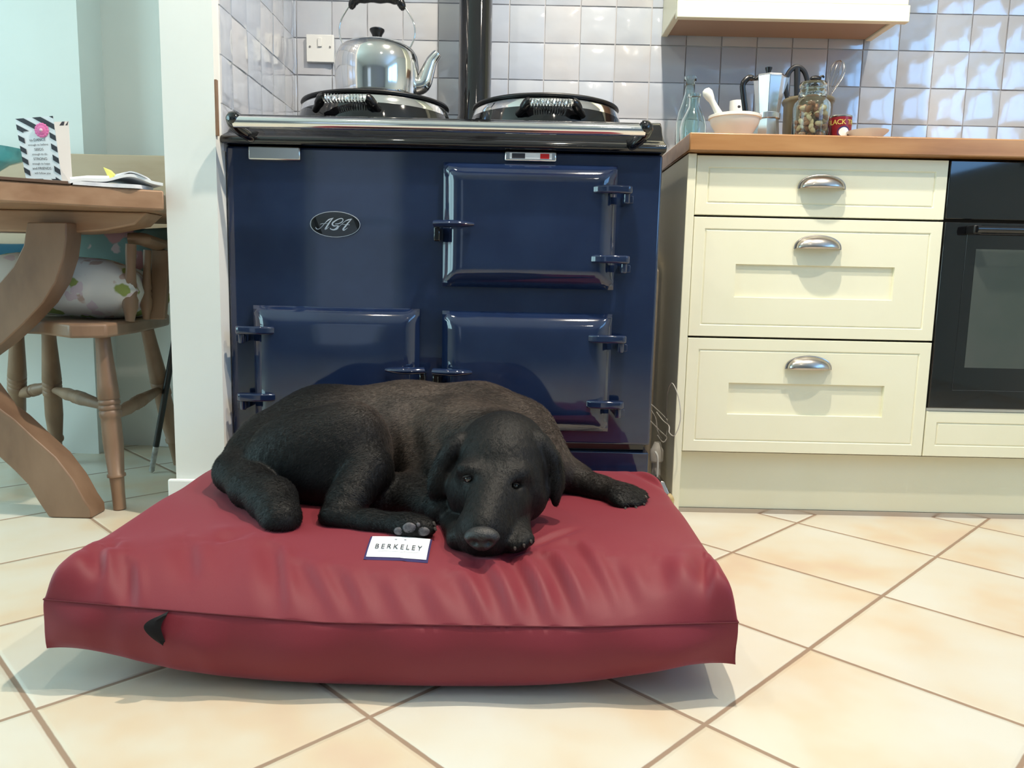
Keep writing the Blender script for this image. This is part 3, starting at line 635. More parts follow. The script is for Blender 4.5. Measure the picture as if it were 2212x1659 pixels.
# ================================================================== PIPEWORK IN THE GAP
M['copper'] = mottled('dusty_painted_pipe', (.30, .25, .19), (.42, .37, .30), 20, .6)
M['valve'] = mottled('dusty_valve_metal', (.46, .43, .38), (.60, .57, .52), 30, .45)
gx = .362
vp = thing('gas_valve', 'dusty pale valve on the supply pipe in the gap beside the cooker', 'valve', (gx-.012, 1.93, 0))
v0 = PY(1416, 1040, 1.93); v1 = PY(1416, 955, 1.93)
link('valve_body', MB().lathe([(.006, .001), (.006, v0.z), (.0125, v0.z+.004), (.0125, v0.z+.05), (.017, v0.z+.055), (.017, v1.z-.02), (.012, v1.z-.012), (.008, v1.z), (.0001, v1.z+.001)], (v0.x, 1.93, 0), 20), M['valve'], vp)
link('valve_lever', MB().tube(bez([PY(1415, 975, 1.905), PY(1421, 990, 1.90), PY(1420, 1030, 1.90)], 5), .0028, 8), M['white'], vp)
o = link('supply_pipe', MB().tube([(.379, 2.10, .001), (.379, 2.10, .60), (.379, 2.2, .64), (.379, 2.35, .64)], .009, 14), M['copper']); tag(o, 'upright dusty supply pipe at the back of the gap beside the cooker', 'pipe')
o = link('wire_coil', MB().tube(bez([PY(1418, 890, 1.92), PY(1432, 908, 1.90), PY(1445, 920, 1.86), PY(1446, 935, 1.84), PY(1458, 940, 1.82), PY(1470, 905, 1.815), PY(1466, 860, 1.82), PY(1452, 828, 1.84), PY(1442, 850, 1.9), PY(1440, 900, 1.95)], 8), .0013, 6), M['valve'])
tag(o, 'thin looped wire springing out of the gap over the cream end panel', 'wire')
for i, pts in enumerate(([(1392, 868), (1415, 900), (1420, 930), (1430, 948)], [(1394, 862), (1430, 895), (1442, 912), (1440, 940)], [(1392, 896), (1425, 930), (1440, 945), (1432, 955), (1420, 940)])):
    o = link('loose_cable', MB().tube(bez([PY(a, b, 1.96-.02*i) for a, b in pts], 6), .0016, 6), M['valve'])
    tag(o, ['thin loose cable hanging nearest the cooker side, above the valve', 'thin loose cable curling widest above the valve', 'thin loose cable looping lowest round the valve'][i], 'cable', 'loose cables above the valve')
a = PY(1424, 1038, 1.86); 
o = link('junction_box', MB().frustum([(a.x-.004, 1.84, a.z-.030), (.392, 1.84, a.z-.030), (.392, 1.92, a.z-.030), (a.x-.004, 1.92, a.z-.030)], [(a.x+.002, 1.855, a.z), (.380, 1.855, a.z), (.380, 1.92, a.z), (a.x+.002, 1.92, a.z)]).box(a.x, .390, 1.85, 1.92, .001, a.z-.030), M['pewter'], bevel=.002)
tag(o, 'small grey metal box low in the gap by the cream end panel', 'box')

M['foam'] = mottled('yellow_brown_foam', (.42, .28, .10), (.62, .50, .28), 60, .9)
fo = PY(1446, 1083, 1.836); fb = MB().sphere((0, 0, 0), 1, 24, 16); fb.v = [(fo.x+x*.0115*(1+.25*mnoise.noise(Vector((x*2, y*2, z*2)))), fo.y+y*.008, fo.z+z*.018*(1+.3*mnoise.noise(Vector((x*2+4, y*2, z*2))))) for x, y, z in fb.v]
tag(link('insulation_foam', fb, M['foam']), 'lump of yellow brown insulation below the grey box in the gap', 'foam')

# ================================================================== DINING SIDE
# trestle table
def T(px, py, z): return PZ(px, py, z)
tA, tB, tC = T(0, 436, .703), T(243, 450, .703), T(356, 455, .703)
d = (tB-tA).normalized(); t0 = tA-d*.55
top = [(t0.x, t0.y), (tA.x, tA.y), (tB.x, tB.y), (tC.x, tC.y), (-.80, tC.y+.03), (-.80, 2.20), (t0.x, 2.20)]
tt = thing('dining_table', 'waxed pine trestle table with thick top and curved legs left of the pillar', 'table', (-1.25, 1.95, 0))
link('table_top', MB().prism(top, .7035, .746, 'xy'), M['pine_table'], tt, bevel=.004)
Yt = 1.735
ca, cb = PY(-300, 458, 1.80), PY(310, 500, 1.80)
link('cross_rail', MB().prism([(-1.62, .654), (-1.0, .654), (-.93, .660), (-.86, .675), (-.83, .7030), (-1.62, .7030)], 1.775, 1.86, 'xz'), M['pine_table'], tt, bevel=.004)
up = [(143, 480), (143, 515), (138, 555), (120, 610), (92, 655), (50, 700), (5, 742), (-60, 790), (-40, 830), (0, 884), (30, 906), (75, 948), (120, 988), (157, 1036), (181, 1079), (196, 1101), (198, 1126), (106, 1124), (84, 1086), (60, 1047), (30, 1016), (0, 989), (-70, 930), (-160, 860), (-180, 790), (-120, 720), (-50, 660), (0, 608), (28, 575), (50, 530), (58, 480)]
poly = [(PY(a, b, Yt).x, PY(a, b, Yt).z) for a, b in up]
poly = [(x, max(z, .001)) for x, z in poly]
import bmesh
link('trestle_leg', MB().prism(poly, Yt, Yt+.062, 'xz'), M['pine'], tt, bevel=.003)
kn = PY(117, 1008, Yt)
M['knot'] = mat('dark_wood_knot', (.10, .045, .02), .5)
# chair
ch = thing('dining_chair', 'turned pine armchair with cushions under the dining table', 'chair', (-1.08, 1.97, 0))
sz0, sz1 = .420, .452
P3 = [Vector((-1.22, 1.83, 0)), Vector((-1.10, 1.805, 0)), T(150, 731, sz0), T(232, 730, sz0), T(300, 719, sz0), T(355, 706, sz0)]
P3 = [(p.x, p.y) for p in P3]+[(-.985, 2.22), (-1.10, 2.26), (-1.36, 2.20), (-1.40, 1.95)]
link('seat', MB().prism(P3, sz0, sz1, 'xy'), M['pine'], ch, bevel=.006, seg=3)
def turned(a, b, prof, n=18): # spindle from a to b, prof = [(t, r)]
    a = Vector(a); b = Vector(b); return MB().tube([a+(b-a)*t for t, r in prof], [r for t, r in prof], n)
LEG = [(0, .0165), (.1, .018), (.28, .0225), (.36, .0245), (.365, .022), (.375, .0245), (.39, .0245), (.395, .022), (.405, .0245), (.42, .0245), (.425, .022), (.435, .025), (.46, .025), (.47, .022), (.5, .0225), (.62, .023), (.79, .018), (.795, .021), (.81, .021), (.815, .0165), (.9, .015), (1, .0145)]
f1 = T(259, 1100, 0); f3 = T(386, 1003, 0); f2 = T(124, 1000, 0)
tops = [PY(222, 735, 1.83), PY(106, 735, 2.05), PY(318, 722, 2.09), Vector((-1.36, 2.12, sz0))]
feet = [f1, f2, f3, Vector((-1.50, 2.30, 0))]
for a, b in zip(tops, feet):
    a = Vector((a.x, a.y, sz0-.0005)); b = Vector((b.x, b.y, .001)); link('leg', turned(a, b, LEG), M['pine'], ch, angle=60)
def on(i, t): a = Vector((tops[i].x, tops[i].y, sz0)); return a+(feet[i]-a)*t
ST = [(0, .008), (.12, .011), (.3, .017), (.42, .015), (.45, .018), (.47, .015), (.5, .018), (.53, .015), (.55, .018), (.6, .0165), (.85, .012), (1, .008)]
link('stretcher', turned(on(1, .43)+Vector((-.0, 0, 0)), on(0, .41), ST), M['pine'], ch, angle=60)
link('stretcher', turned(on(0, .47), on(2, .42), ST), M['pine'], ch, angle=60)
link('stretcher', turned(on(3, .5), on(1, .40), ST), M['pine'], ch, angle=60)
def arm_sp(px, r, name, pyt=540, pyb=694):
    b = T(px, pyb, sz1); a = PY(px+2, pyt, b.y)
    pr = [(0, .8), (.1, .85), (.3, .75), (.48, .9), (.55, 1.05), (.58, .85), (.62, 1.15), (.66, .95), (.72, 1.25), (.82, 1.2), (.92, .85), (1, .7)]
    link(name, turned(a, b, [(t, r*k) for t, k in pr], 14), M['pine'], ch, angle=60)
arm_sp(281, .0145, 'arm_spindle', 527); arm_sp(316, .0115, 'arm_spindle', 540, 690)
a = T(341, 690, sz1); q = PY(350, 540, a.y+.03)
link('back_slat', MB().frustum([(a.x-.018, a.y-.008, sz1), (a.x+.020, a.y-.008, sz1), (a.x+.020, a.y+.010, sz1), (a.x-.018, a.y+.010, sz1)], [(q.x-.024, q.y-.008, q.z), (q.x+.022, q.y-.008, q.z), (q.x+.022, q.y+.010, q.z), (q.x-.024, q.y+.010, q.z)]), M['pine'], ch, bevel=.003)
aa = PY(277, 515, 1.885); ab = PY(306, 516, 1.895); ac = PY(345, 530, 2.0); ad = PY(372, 535, 2.12)
link('arm_rest', MB().tube([aa, (aa+ab)/2, ab, ac, ad, (-1.02, 2.30, ad.z+.03), (-1.3, 2.27, ad.z+.04)], [.0135, .0145, .015, .016, .017, .018, .018], 12, flat=1.6), M['pine'], ch)
def floral(name, base, cols, sc, seed):
    m = mat(name, base, .85); n, l, b = nodes(m)
    tc = n.new('ShaderNodeTexCoord'); mp = n.new('ShaderNodeMapping'); mp.inputs['Location'].default_value = (seed, seed*.7, 0); l.new(tc.outputs['Object'], mp.inputs[0])
    dn = n.new('ShaderNodeTexNoise'); dn.inputs['Scale'].default_value = 30; l.new(mp.outputs[0], dn.inputs[0])
    mixv = n.new('ShaderNodeMix'); mixv.data_type = 'VECTOR'; mixv.inputs[0].default_value = .035; l.new(mp.outputs[0], mixv.inputs[4]); l.new(dn.outputs['Color'], mixv.inputs[5])
    cur = None
    for i, (c, thr) in enumerate(cols):
        v = n.new('ShaderNodeTexVoronoi'); v.inputs['Scale'].default_value = sc*(1+.35*i); l.new(mixv.outputs[1], v.inputs[0])
        mr = n.new('ShaderNodeMapRange'); mr.inputs[1].default_value = thr; mr.inputs[2].default_value = thr+.05; l.new(v.outputs['Distance'], mr.inputs[0])
        mx = n.new('ShaderNodeMix'); mx.data_type = 'RGBA'; l.new(mr.outputs[0], mx.inputs[0]); mx.inputs[6].default_value = (*c, 1)
        if cur is None: mx.inputs[7].default_value = (*base, 1)
        else: l.new(cur, mx.inputs[7])
        cur = mx.outputs[2]
    l.new(cur, b.inputs['Base Color']); return m
M['fl_white'] = floral('cream_floral_cotton', (.78, .76, .72), [((.30, .36, .10), .30), ((.55, .40, .34), .24), ((.70, .58, .62), .30)], 14, .3)
M['fl_teal'] = floral('teal_floral_cotton', (.20, .29, .27), [((.08, .15, .14), .26), ((.50, .22, .22), .30), ((.60, .42, .42), .20)], 9, 1.7)
def pillow(c, a, b, t, rot, m, name, label, par=None, e=3.0):
    N = 26; vs = []; fs = []
    for s in (1, -1):
        o = len(vs)
        for i in range(N+1):
            for j in range(N+1):
                u, v = i/N*2-1, j/N*2-1
                pin = 1-.10*(u*u*v*v*2) ; x = a*u*(1-.07*(1-v*v)*0-.05*v*v*0); x = a*u*(.93+.07*v*v); y = b*v*(.93+.07*u*u)
                h = t*(max(0, (1-u**4))*max(0, (1-v**4)))**.5
                h += .004*mnoise.noise(Vector((u*2.3+c[0]*9, v*2.3, s)))*(1-u*u)*(1-v*v)
                vs.append((x, y, s*h))
        fs += [(o+i*(N+1)+j, o+(i+1)*(N+1)+j, o+(i+1)*(N+1)+j+1, o+i*(N+1)+j+1) for i in range(N) for j in range(N)]
    mb = MB().add(vs, fs).xf(Matrix.Translation(c) @ Euler(rot).to_matrix().to_4x4())
    o = link(name, mb, m, par, angle=80); 
    return tag(o, label, 'cushion')
cc = PY(190, 672, 1.95)
pillow((cc.x-.03, 1.96, .528), .19, .15, .074, (-.10, .08, .12), M['fl_white'], 'seat_cushion', 'cream cushion with pale flowers lying on the pine armchair seat')
cc = PY(228, 580, 2.12)
pillow((cc.x, 2.16, .588), .17, .108, .045, (PI/2-.2, 0, -.12), M['fl_teal'], 'back_cushion', 'teal cushion with pink roses leaning upright at the back of the pine armchair')
# bench behind
bn = thing('wooden_bench', 'pale wooden bench with tall plain back board behind the dining table', 'bench', (-1.3, 2.25, 0))
zt_ = PY(260, 334, 2.318).z
link('back_board', MB().box(-1.80, -.86, 2.318, 2.345, .60, zt_), M['bench'], bn, bevel=.003)
link('bench_seat', MB().box(-1.80, -1.42, 2.20, 2.317, .42, .45), M['bench'], bn, bevel=.003)
for x in (-1.80, -.886):
    link('bench_post', MB().box(x, x+.026, 2.318, 2.345, .001, .5995), M['bench'], bn, bevel=.002)
link('bench_leg', MB().box(-1.80, -1.77, 2.20, 2.24, .001, .4195), M['bench'], bn, bevel=.002)
M['bluefab'] = mat('petrol_blue_cotton', (.01, .09, .15), .8)
cc = PY(-10, 610, 2.2)
pillow((cc.x-.03, 2.255, .55), .15, .10, .04, (PI/2-.15, 0, .1), M['bluefab'], 'bench_cushion', 'petrol blue cushion on the bench, at the left edge behind the table leg')
# pole leaning behind the pillar
a = T(327, 1020, .002); bdir = PY(371, 770, 2.13)
end = a+(bdir-a)*1.28
pt = thing('walking_stick', 'slim dark stick with worn pale tip leaning behind the white pillar', 'stick', (a.x, a.y, 0))
link('shaft', MB().tube([a+(bdir-a)*.23, end], .0085, 12), M['black_rub'], pt)
link('tip', MB().tube([a+Vector((0, 0, .006)), a+(bdir-a)*.02, a+(bdir-a)*.04, a+(bdir-a)*.2295], [.008, .008, .0072, .0078], 12), mottled('worn_pale_tip', (.10, .09, .08), (.62, .60, .56), 25, .5), pt, label='worn pale metal tip')
# things on the table
def eY(px):                                # where the table's front edge crosses this line of sight
    k = math.tan(math.atan2(PY(px, 410, 1).x, 1)); E_ = [t0, tA, tB, tC, Vector((-.80, tC.y+.03, 0))]
    for a, b in zip(E_, E_[1:]):
        den = (b.x-a.x)-k*(b.y-a.y); t = (k*a.y-a.x)/den if abs(den) > 1e-9 else -1
        if -1e-6 <= t <= 1.0001: return (a.x+(b.x-a.x)*t, a.y+(b.y-a.y)*t-.003)
    return (E_[-1].x, E_[-1].y)
TZ = .7465
ma = T(0, 403, TZ)
mt0 = Vector((eY(155)[0], eY(155)[1], 0))
o = link('place_mat', MB().prism([(eY(-60)[0], eY(-60)[1]), (mt0.x, mt0.y), (mt0.x-.12, mt0.y+.20), (mt0.x-.42, mt0.y+.02)], TZ, TZ+.0065, 'xy'), mat('dark_brown_cork', (.13, .075, .05), .6), bevel=.001)
tag(o, 'dark brown table mat at the front edge of the dining table under the card', 'table mat')
# greetings card
Yc = 1.705; zb = TZ+.0075
TL, TR, BR, BL = PY(33, 257, Yc+.01), PY(114.5, 250.5, Yc), PY(134, 389, Yc-.0), PY(57, 384, Yc-.0)
off = zb-min(BR.z, BL.z); BL.z = BR.z = zb; 
cd = thing('greeting_card', 'standing greetings card with black and white diagonal stripes and pink flower', 'card', ((BL.x+BR.x)/2, Yc, zb))
def Q(u, v, d=0):  # u 0..1 left-right, v 0..1 bottom-top
    b_ = BL.lerp(BR, u); t_ = TL.lerp(TR, u); p = b_.lerp(t_, v); return Vector((p.x, p.y-d, p.z))
def sheet(fn, th=.0006):
    a = [fn(0, 0), fn(1, 0), fn(1, 1), fn(0, 1)]; return MB().frustum([(p.x, p.y, p.z) for p in a], [(p.x, p.y+th, p.z) for p in a])
def leaf(fn, n=10):
    g_ = [fn(i/n, j/n) for i in range(n+1) for j in range(n+1)]; m_ = (n+1)**2
    vs = [(p.x, p.y, p.z) for p in g_]+[(p.x, p.y+.0006, p.z) for p in g_]
    q_ = [(i*(n+1)+j, (i+1)*(n+1)+j, (i+1)*(n+1)+j+1, i*(n+1)+j+1) for i in range(n) for j in range(n)]
    return MB().add(vs, q_+[tuple(m_+k for k in f[::-1]) for f in q_])
fr = link('front_leaf', leaf(Q), M['paper'], cd, smooth=False)
def clip(poly, f):                         # keep the side where f >= 0
    out = []
    for i, a in enumerate(poly):
        b = poly[(i+1) % len(poly)]; fa, fb = f(a), f(b)
        if fa >= 0: out.append(a)
        if fa*fb < 0: t = fa/(fa-fb); out.append((a[0]+(b[0]-a[0])*t, a[1]+(b[1]-a[1])*t))
    return out
mb = MB(); W_, H_ = .09, .15
rects = [(0, 1, .80, 1), (0, .155, 0, .80), (.845, 1, 0, .80), (.155, .845, 0, .07)]
for k in range(-12, 30):
    lo = k*.0250; hi = lo+.0125
    for (u0, u1, v0, v1) in rects:
        p = [(u0, v0), (u1, v0), (u1, v1), (u0, v1)]; g = lambda q: q[1]*H_+q[0]*W_*.62
        p = clip(p, lambda q: g(q)-lo)
        if len(p) > 2: p = clip(p, lambda q: hi-g(q))
        if len(p) > 2: mb.add([Q(a_, b_, .0009) for a_, b_ in p], [tuple(range(len(p)))])
link('stripes', mb, M['ink'], fr, fix=False, smooth=False)
M['pink'] = mat('pink_paper', (.80, .18, .42), .7); M['pink2'] = mat('pale_pink_paper', (.9, .55, .65), .7)
mb = MB(); fc = Q(.66, .80, .002)
for k in range(14):
    a = 2*PI*k/14; mb.sphere(fc+Vector((math.cos(a)*.0115, 0, math.sin(a)*.0115)), .0042, 8, 5, (1, .25, 1))
mb.sphere(fc, .011, 16, 6, (1, .2, 1))
fw = link('flower', mb, M['pink'], fr); link('flower_centre', MB().sphere(fc+Vector((0, -.002, 0)), .0036, 10, 6, (1, .6, 1)), M['pink2'], fw)
mb = MB()
for i, (s, k) in enumerate((('to DANCE', 1), ('enough to believe', .8), ('SEEDS', 1), ('enough to do', .8), ('STRONG', 1), ('enough to hope', .8), ('and FRIENDS', 1), ('will follow you', .8))):
    q = text_mb(s, .0085*k, lambda x, y, i=i: Q(.5+x/W_, .66-.072*i+y/H_, .0009)); mb.add(q.v, q.f)
link('card_lettering', mb, M['ink'], fr, fix=False, smooth=False)
bl_, br_, tl_, tr_ = Vector((BL.x+.01, Yc+.035, zb)), PY(156, 388, Yc+.05), Vector((TL.x+.02, Yc+.03, TL.z-.004)), PY(148, 262, Yc+.06)
br_.z = zb
def Q2(u, v): return bl_.lerp(br_, u).lerp(tl_.lerp(tr_, u), v)
bk = link('back_leaf', sheet(Q2), mat('cream_card', (.72, .66, .62), .8), cd, smooth=False)
mb = MB(); 
for u0, u1 in ((.80, .90), (.96, 1.0)): mb.add([Q2(u0-.05, .94)-Vector((0, .0006, 0)), Q2(u1-.03, .94)-Vector((0, .0006, 0)), Q2(u1, .999)-Vector((0, .0006, 0)), Q2(u0+.03, .999)-Vector((0, .0006, 0))], [(0, 1, 2, 3)])
link('back_stripes', mb, M['ink'], bk, fix=False, smooth=False)
# bowl at the frame's left edge
vb = PY(-52, 340, 1.76); R0 = abs(PY(46, 322, 1.76).x-vb.x); zr = PY(0, 321, 1.76).z
o = link('teal_bowl', MB().lathe([(.0001, TZ+.0065), (.035, TZ+.0065), (.036, TZ+.010), (.018, TZ+.016), (.03, TZ+.030), (R0*.62, TZ+.055), (R0*.86, zr-.022), (R0, zr), (R0-.003, zr), (R0*.82, zr-.022), (R0*.58, TZ+.058), (.0001, TZ+.034)], (vb.x, 1.76, 0), 48, cap=False), M['glass_teal'], angle=60)
tag(o, 'teal glass bowl on the dining table at the left edge, beside the card', 'bowl')
# papers, note and roll of paper
M['paper2'] = mottled('printed_newsprint', (.62, .64, .70), (.82, .83, .86), 30, .7)
def curled(pts, depth, m, name, label, cat, th=.004):
    q = bez(pts, 6); vs = []; n = len(q)
    for p in q: vs += [(p.x, p.y, p.z), (p.x-.10, p.y+depth, p.z), (p.x, p.y, p.z+th), (p.x-.10, p.y+depth, p.z+th)]
    fs = [(0, 2, 3, 1), (4*n-4, 4*n-3, 4*n-1, 4*n-2)]
    for i in range(n-1):
        a, b = 4*i, 4*i+4; fs += [(a, b, b+2, a+2), (a+1, a+3, b+3, b+1), (a+2, b+2, b+3, a+3), (a, a+1, b+1, b)]
    o = link(name, MB().add(vs, fs), m, angle=50); return tag(o, label, cat)
def TP(px, py, Y): return PY(px, py, Y)
z0 = TZ+.0004
def onT(px, Y, dz): q = eY(px); return Vector((q[0], q[1], z0+dz))
curled([onT(160, 1.855, 0), onT(240, 1.90, 0), onT(300, 1.93, 0), onT(355, 1.965, 0)], .14, M['paper2'], 'magazine', 'printed magazine lying lowest in the pile of papers by the pillar', 'magazine', .008)
curled([onT(150, 1.87, .0005), onT(180, 1.87, .0085), onT(230, 1.905, .0105), onT(285, 1.93, .024), onT(330, 1.955, .012), onT(354, 1.985, .0085)], .12, M['paper'], 'letter_sheets', 'stack of white letters with raised middle on top of the magazine', 'papers', .006)
curled([onT(262, 1.925, .024), onT(287, 1.935, .0325), onT(320, 1.95, .022), onT(356, 1.975, .0155)], .10, M['paper2'], 'newspaper', 'grey printed newspaper with curled edge uppermost in the pile', 'newspaper', .003)
def eP(px, py): q = eY(px); return PY(px, py, q[1]+.03)
yn = [eP(236, 388), eP(258, 386), eP(240, 368), eP(223, 361)]
o = link('yellow_note', MB().frustum([tuple(p) for p in yn], [(p.x, p.y+.0008, p.z) for p in yn]), M['yellow'], smooth=False)
tag(o, 'yellow paper slip sticking up from the papers', 'note')
o = link('rolled_paper', MB().tube([eP(152, 387), eP(190, 383.5), eP(236, 384)], .0042, 12), M['paper']); tag(o, 'thin white paper roll lying across the letters left of the yellow slip', 'paper roll')

# ================================================================== DOG BED
BX0, BX1, BY0, BY1 = -.632, .316, 1.005, 1.70
def seg_t(x, y, a, b):
    dx, dy = b[0]-a[0], b[1]-a[1]; L2 = dx*dx+dy*dy; t = ((x-a[0])*dx+(y-a[1])*dy)/L2; tc = np.clip(t, 0, 1)
    return np.hypot(x-a[0]-tc*dx, y-a[1]-tc*dy), tc
FOLDS = [((985, 1222), (1043, 1340), .0060, .011), ((1040, 1205), (1100, 1336), .0085, .012), ((1112, 1200), (1178, 1340), .0105, .0125), ((1182, 1198), (1246, 1334), .0100, .0125),
         ((1240, 1180), (1318, 1330), .0065, .013), ((1095, 1190), (1142, 1238), .0040, .008), ((1150, 1172), (1245, 1205), .0038, .008),
         ((1520, 1215), (1518, 1338), .0095, .012), ((172, 1160), (176, 1255), .0090, .010), ((214, 1200), (219, 1300), .0070, .010), ((248, 1185), (246, 1262), .0045, .010), ((278, 1215), (286, 1320), .0070, .011),
         ((408, 1180), (420, 1290), .0050, .014), ((520, 1165), (470, 1235), .0050, .014), ((592, 1180), (610, 1320), .0075, .013), ((650, 1205), (722, 1330), .0065, .014), ((730, 1215), (780, 1325), .0060, .013),
         ((815, 1225), (860, 1330), .0048, .014), ((900, 1228), (940, 1332), .0048, .014), ((1370, 1030), (1448, 1120), .0050, .010), ((1398, 1020), (1462, 1105), .0045, .008), ((1325, 1215), (1372, 1330), .0045, .016), ((1420, 1220), (1440, 1320), .0035, .016)]
FOLDW = [(tuple(PZ(*a, .16))[:2], tuple(PZ(*b, .115))[:2], d, w_) for a, b, d, w_ in FOLDS]
def hb(x, y):
    x = np.asarray(x, float); y = np.asarray(y, float)
    zs = .106+.020*np.clip((-x-.25)/.4, 0, 1)*np.exp(-((y-1.0)/.2)**2)+.008*np.clip((x-.1)/.22, 0, 1)
    dl, dr_, df, db = x-BX0, BX1-x, y-BY0, BY1-y
    dxs = np.maximum(0, np.minimum(dl, dr_))
    fs = .006+.065*(1-np.exp(-(dxs/.11)**2))
    f = (1-np.exp(-np.maximum(0, dl)/.005))*(1-np.exp(-np.maximum(0, dr_)/.005))*(1-np.exp(-np.maximum(0, df)/fs))*(1-np.exp(-np.maximum(0, db)/.03))
    zt = .172-.016*np.exp(-(((x+.14)/.30)**2+((y-1.42)/.17)**2))-.012*np.exp(-(((x+.03)/.10)**2+((y-1.17)/.07)**2))
    z = zs+(zt-zs)*f
    for a, b, d, w_ in FOLDW:
        dist, t = seg_t(x, y, a, b); sg_ = np.sign((x-a[0])*(b[1]-a[1])-(y-a[1])*(b[0]-a[0])); w2 = w_*np.where(sg_ > 0, 1.5, .75)
        prof = np.exp(-(dist/w2)**2)-.45*np.exp(-((dist-w2*1.7)/w2)**2)
        z = z-1.35*d*prof*np.sin(np.clip(t*.9+.08, 0, 1)*PI)**.6*f**.28
    z = z+.0025*np.sin(x*21+2*np.sin(y*9))*np.sin(y*17+1)*f
    return z
def edge_lift(x, y):
    m = 0
    for cxx, k in ((BX0, .050), (BX1, .048)):
        m = np.maximum(m, k*math.exp(-(abs(x-cxx)/.15)**1.6)*math.exp(-((y-BY0)/.20)**2))
    return .004+float(m)
def build_bed():
    nx, ny = 230, 150
    def sp_(n, k=1.0):
        u = np.linspace(-1, 1, n+1); return np.sign(u)*(1-(1-np.abs(u))**1.5)
    xs = (BX0+BX1)/2+sp_(nx)*(BX1-BX0)/2; ys = (BY0+BY1)/2+sp_(ny)*(BY1-BY0)/2
    X, Y = np.meshgrid(xs, ys, indexing='ij'); Z = hb(X, Y)
    # front edge bows out a little in the middle
    bow = .012*np.sin((X-BX0)/(BX1-BX0)*PI)*np.clip(1-(Y-BY0)/.3, 0, 1); Y2 = Y-bow
    vs = [(float(X[i, j]), float(Y2[i, j]), float(Z[i, j])) for i in range(nx+1) for j in range(ny+1)]
    fs = [(i*(ny+1)+j, (i+1)*(ny+1)+j, (i+1)*(ny+1)+j+1, i*(ny+1)+j+1) for i in range(nx) for j in range(ny)]
    rim = [(i, 0) for i in range(nx)]+[(nx, j) for j in range(ny)]+[(i, ny) for i in range(nx, 0, -1)]+[(0, j) for j in range(ny, 0, -1)]
    R = len(rim); prev = [i*(ny+1)+j for i, j in rim]; pv = [vs[k] for k in prev]
    cx_, cy_ = (BX0+BX1)/2, (BY0+BY1)/2; seam = pv
    LV = 9
    for l in range(1, LV+1):
        t = l/LV; cur = []
        for k, (i, j) in enumerate(rim):
            p = pv[k]; a = pv[(k-1) % R]; b = pv[(k+1) % R]; tx, ty_ = b[0]-a[0], b[1]-a[1]; L_ = math.hypot(tx, ty_); ox, oy = ty_/L_, -tx/L_
            zb_ = edge_lift(p[0], p[1]); z = p[2]+(zb_-p[2])*t
            out = .013*math.sin(min(1, t*1.15)*PI)-.024*max(0, t-.85)/.15
            cn = math.exp(-min(abs(p[0]-BX0), abs(p[0]-BX1))/.05)*math.exp(-abs(p[1]-BY0)/.05); out = out*(1-cn)
            w_ = .0035*math.sin(p[0]*38+p[1]*25)*math.sin(t*PI)+.004*mnoise.noise(Vector((p[0]*11, p[1]*11, t*1.2)))*math.sin(t*PI)
            if p[0] < -.38 and p[1] < 1.1: w_ += .006*mnoise.noise(Vector((p[0]*26, 3, t*1.4)))*math.sin(t*PI)
            cur.append(len(vs)); vs.append((p[0]+ox*(out+w_), p[1]+oy*(out+w_), z))
        fs += [(prev[k], cur[k], cur[(k+1) % R], prev[(k+1) % R]) for k in range(R)]
        prev = cur
    cen = len(vs); vs.append((cx_, cy_, .003)); fs += [(prev[k], cen, prev[(k+1) % R]) for k in range(R)]
    return MB().add(vs, fs), seam
bm_, seam_ = build_bed()
bed = link('dog_bed', bm_, M['bed'], angle=75)
tag(bed, 'large maroon canvas dog mattress on the tiles in front of the cooker', 'dog bed')
link('seam_piping', MB().tube([(p[0], p[1]-.001 if p[1] < 1.1 else p[1], p[2]) for p in seam_[::2]], .0009, 6, closed=True), M['seam'], bed)
# black curved patch on the band at the left of the front
mb = MB(); q = bez([PY(356, 1328, .985), PY(338, 1340, .983), PY(330, 1355, .981), PY(340, 1375, .982), PY(358, 1395, .990)], 5); wd = [.002+.0095*math.sin(PI*min(1, i/(len(q)-1)*1.05))**.8 for i in range(len(q))]
vs = []
for p, w_ in zip(q, wd): vs += [(p.x-w_, p.y-.0015, p.z), (p.x, p.y-.004, p.z), (p.x+w_, p.y-.001, p.z), (p.x, p.y+.012, p.z)]
fs = []
for i in range(len(q)-1):
    for k in range(4): fs.append((4*i+k, 4*i+(k+1) % 4, 4*i+4+(k+1) % 4, 4*i+4+k))
fs += [(0, 1, 2, 3), tuple(4*(len(q)-1)+k for k in (3, 2, 1, 0))]
link('band_patch', mb.add(vs, fs), M['navy'] if False else mat('black_patch_cloth', (.004, .002, .003), .95), bed, label='black curved patch on the front band')
# maker's label
def on_bed(px, py, lift):
    z = .16
    for _ in range(6): p = PZ(px, py, z); z = float(hb(p.x, p.y))
    return Vector((p.x, p.y, z+lift))
c4 = [PZ(785, 1197, .165), PZ(924, 1201, .165), PZ(934, 1163, .165), PZ(801, 1160, .165)]
def LB(u, v, lift):
    a = c4[0].lerp(c4[1], u); b = c4[3].lerp(c4[2], u); p = a.lerp(b, v); return (p.x, p.y, float(hb(p.x, p.y))+lift)
def patch(u0, u1, v0, v1, lift, n=16):
    mb = MB(); mb.add([LB(u0+(u1-u0)*i/n, v0+(v1-v0)*j/n, lift) for i in range(n+1) for j in range(n+1)], [(i*(n+1)+j, (i+1)*(n+1)+j, (i+1)*(n+1)+j+1, i*(n+1)+j+1) for i in range(n) for j in range(n)]); return mb
lb = link('sewn_label', patch(0, 1, 0, 1, .0022), M['navy'], bed, fix=False, label='white sewn label with navy border')
link('label_face', patch(.030, .970, .085, .985, .0030), mat('white_woven_label', (.86, .87, .90), .8), lb, fix=False)
mb = text_mb('BERKELEY', .125, lambda x, y: LB(.50+x, .46+y*2.3, .0042), spacing=1.45)
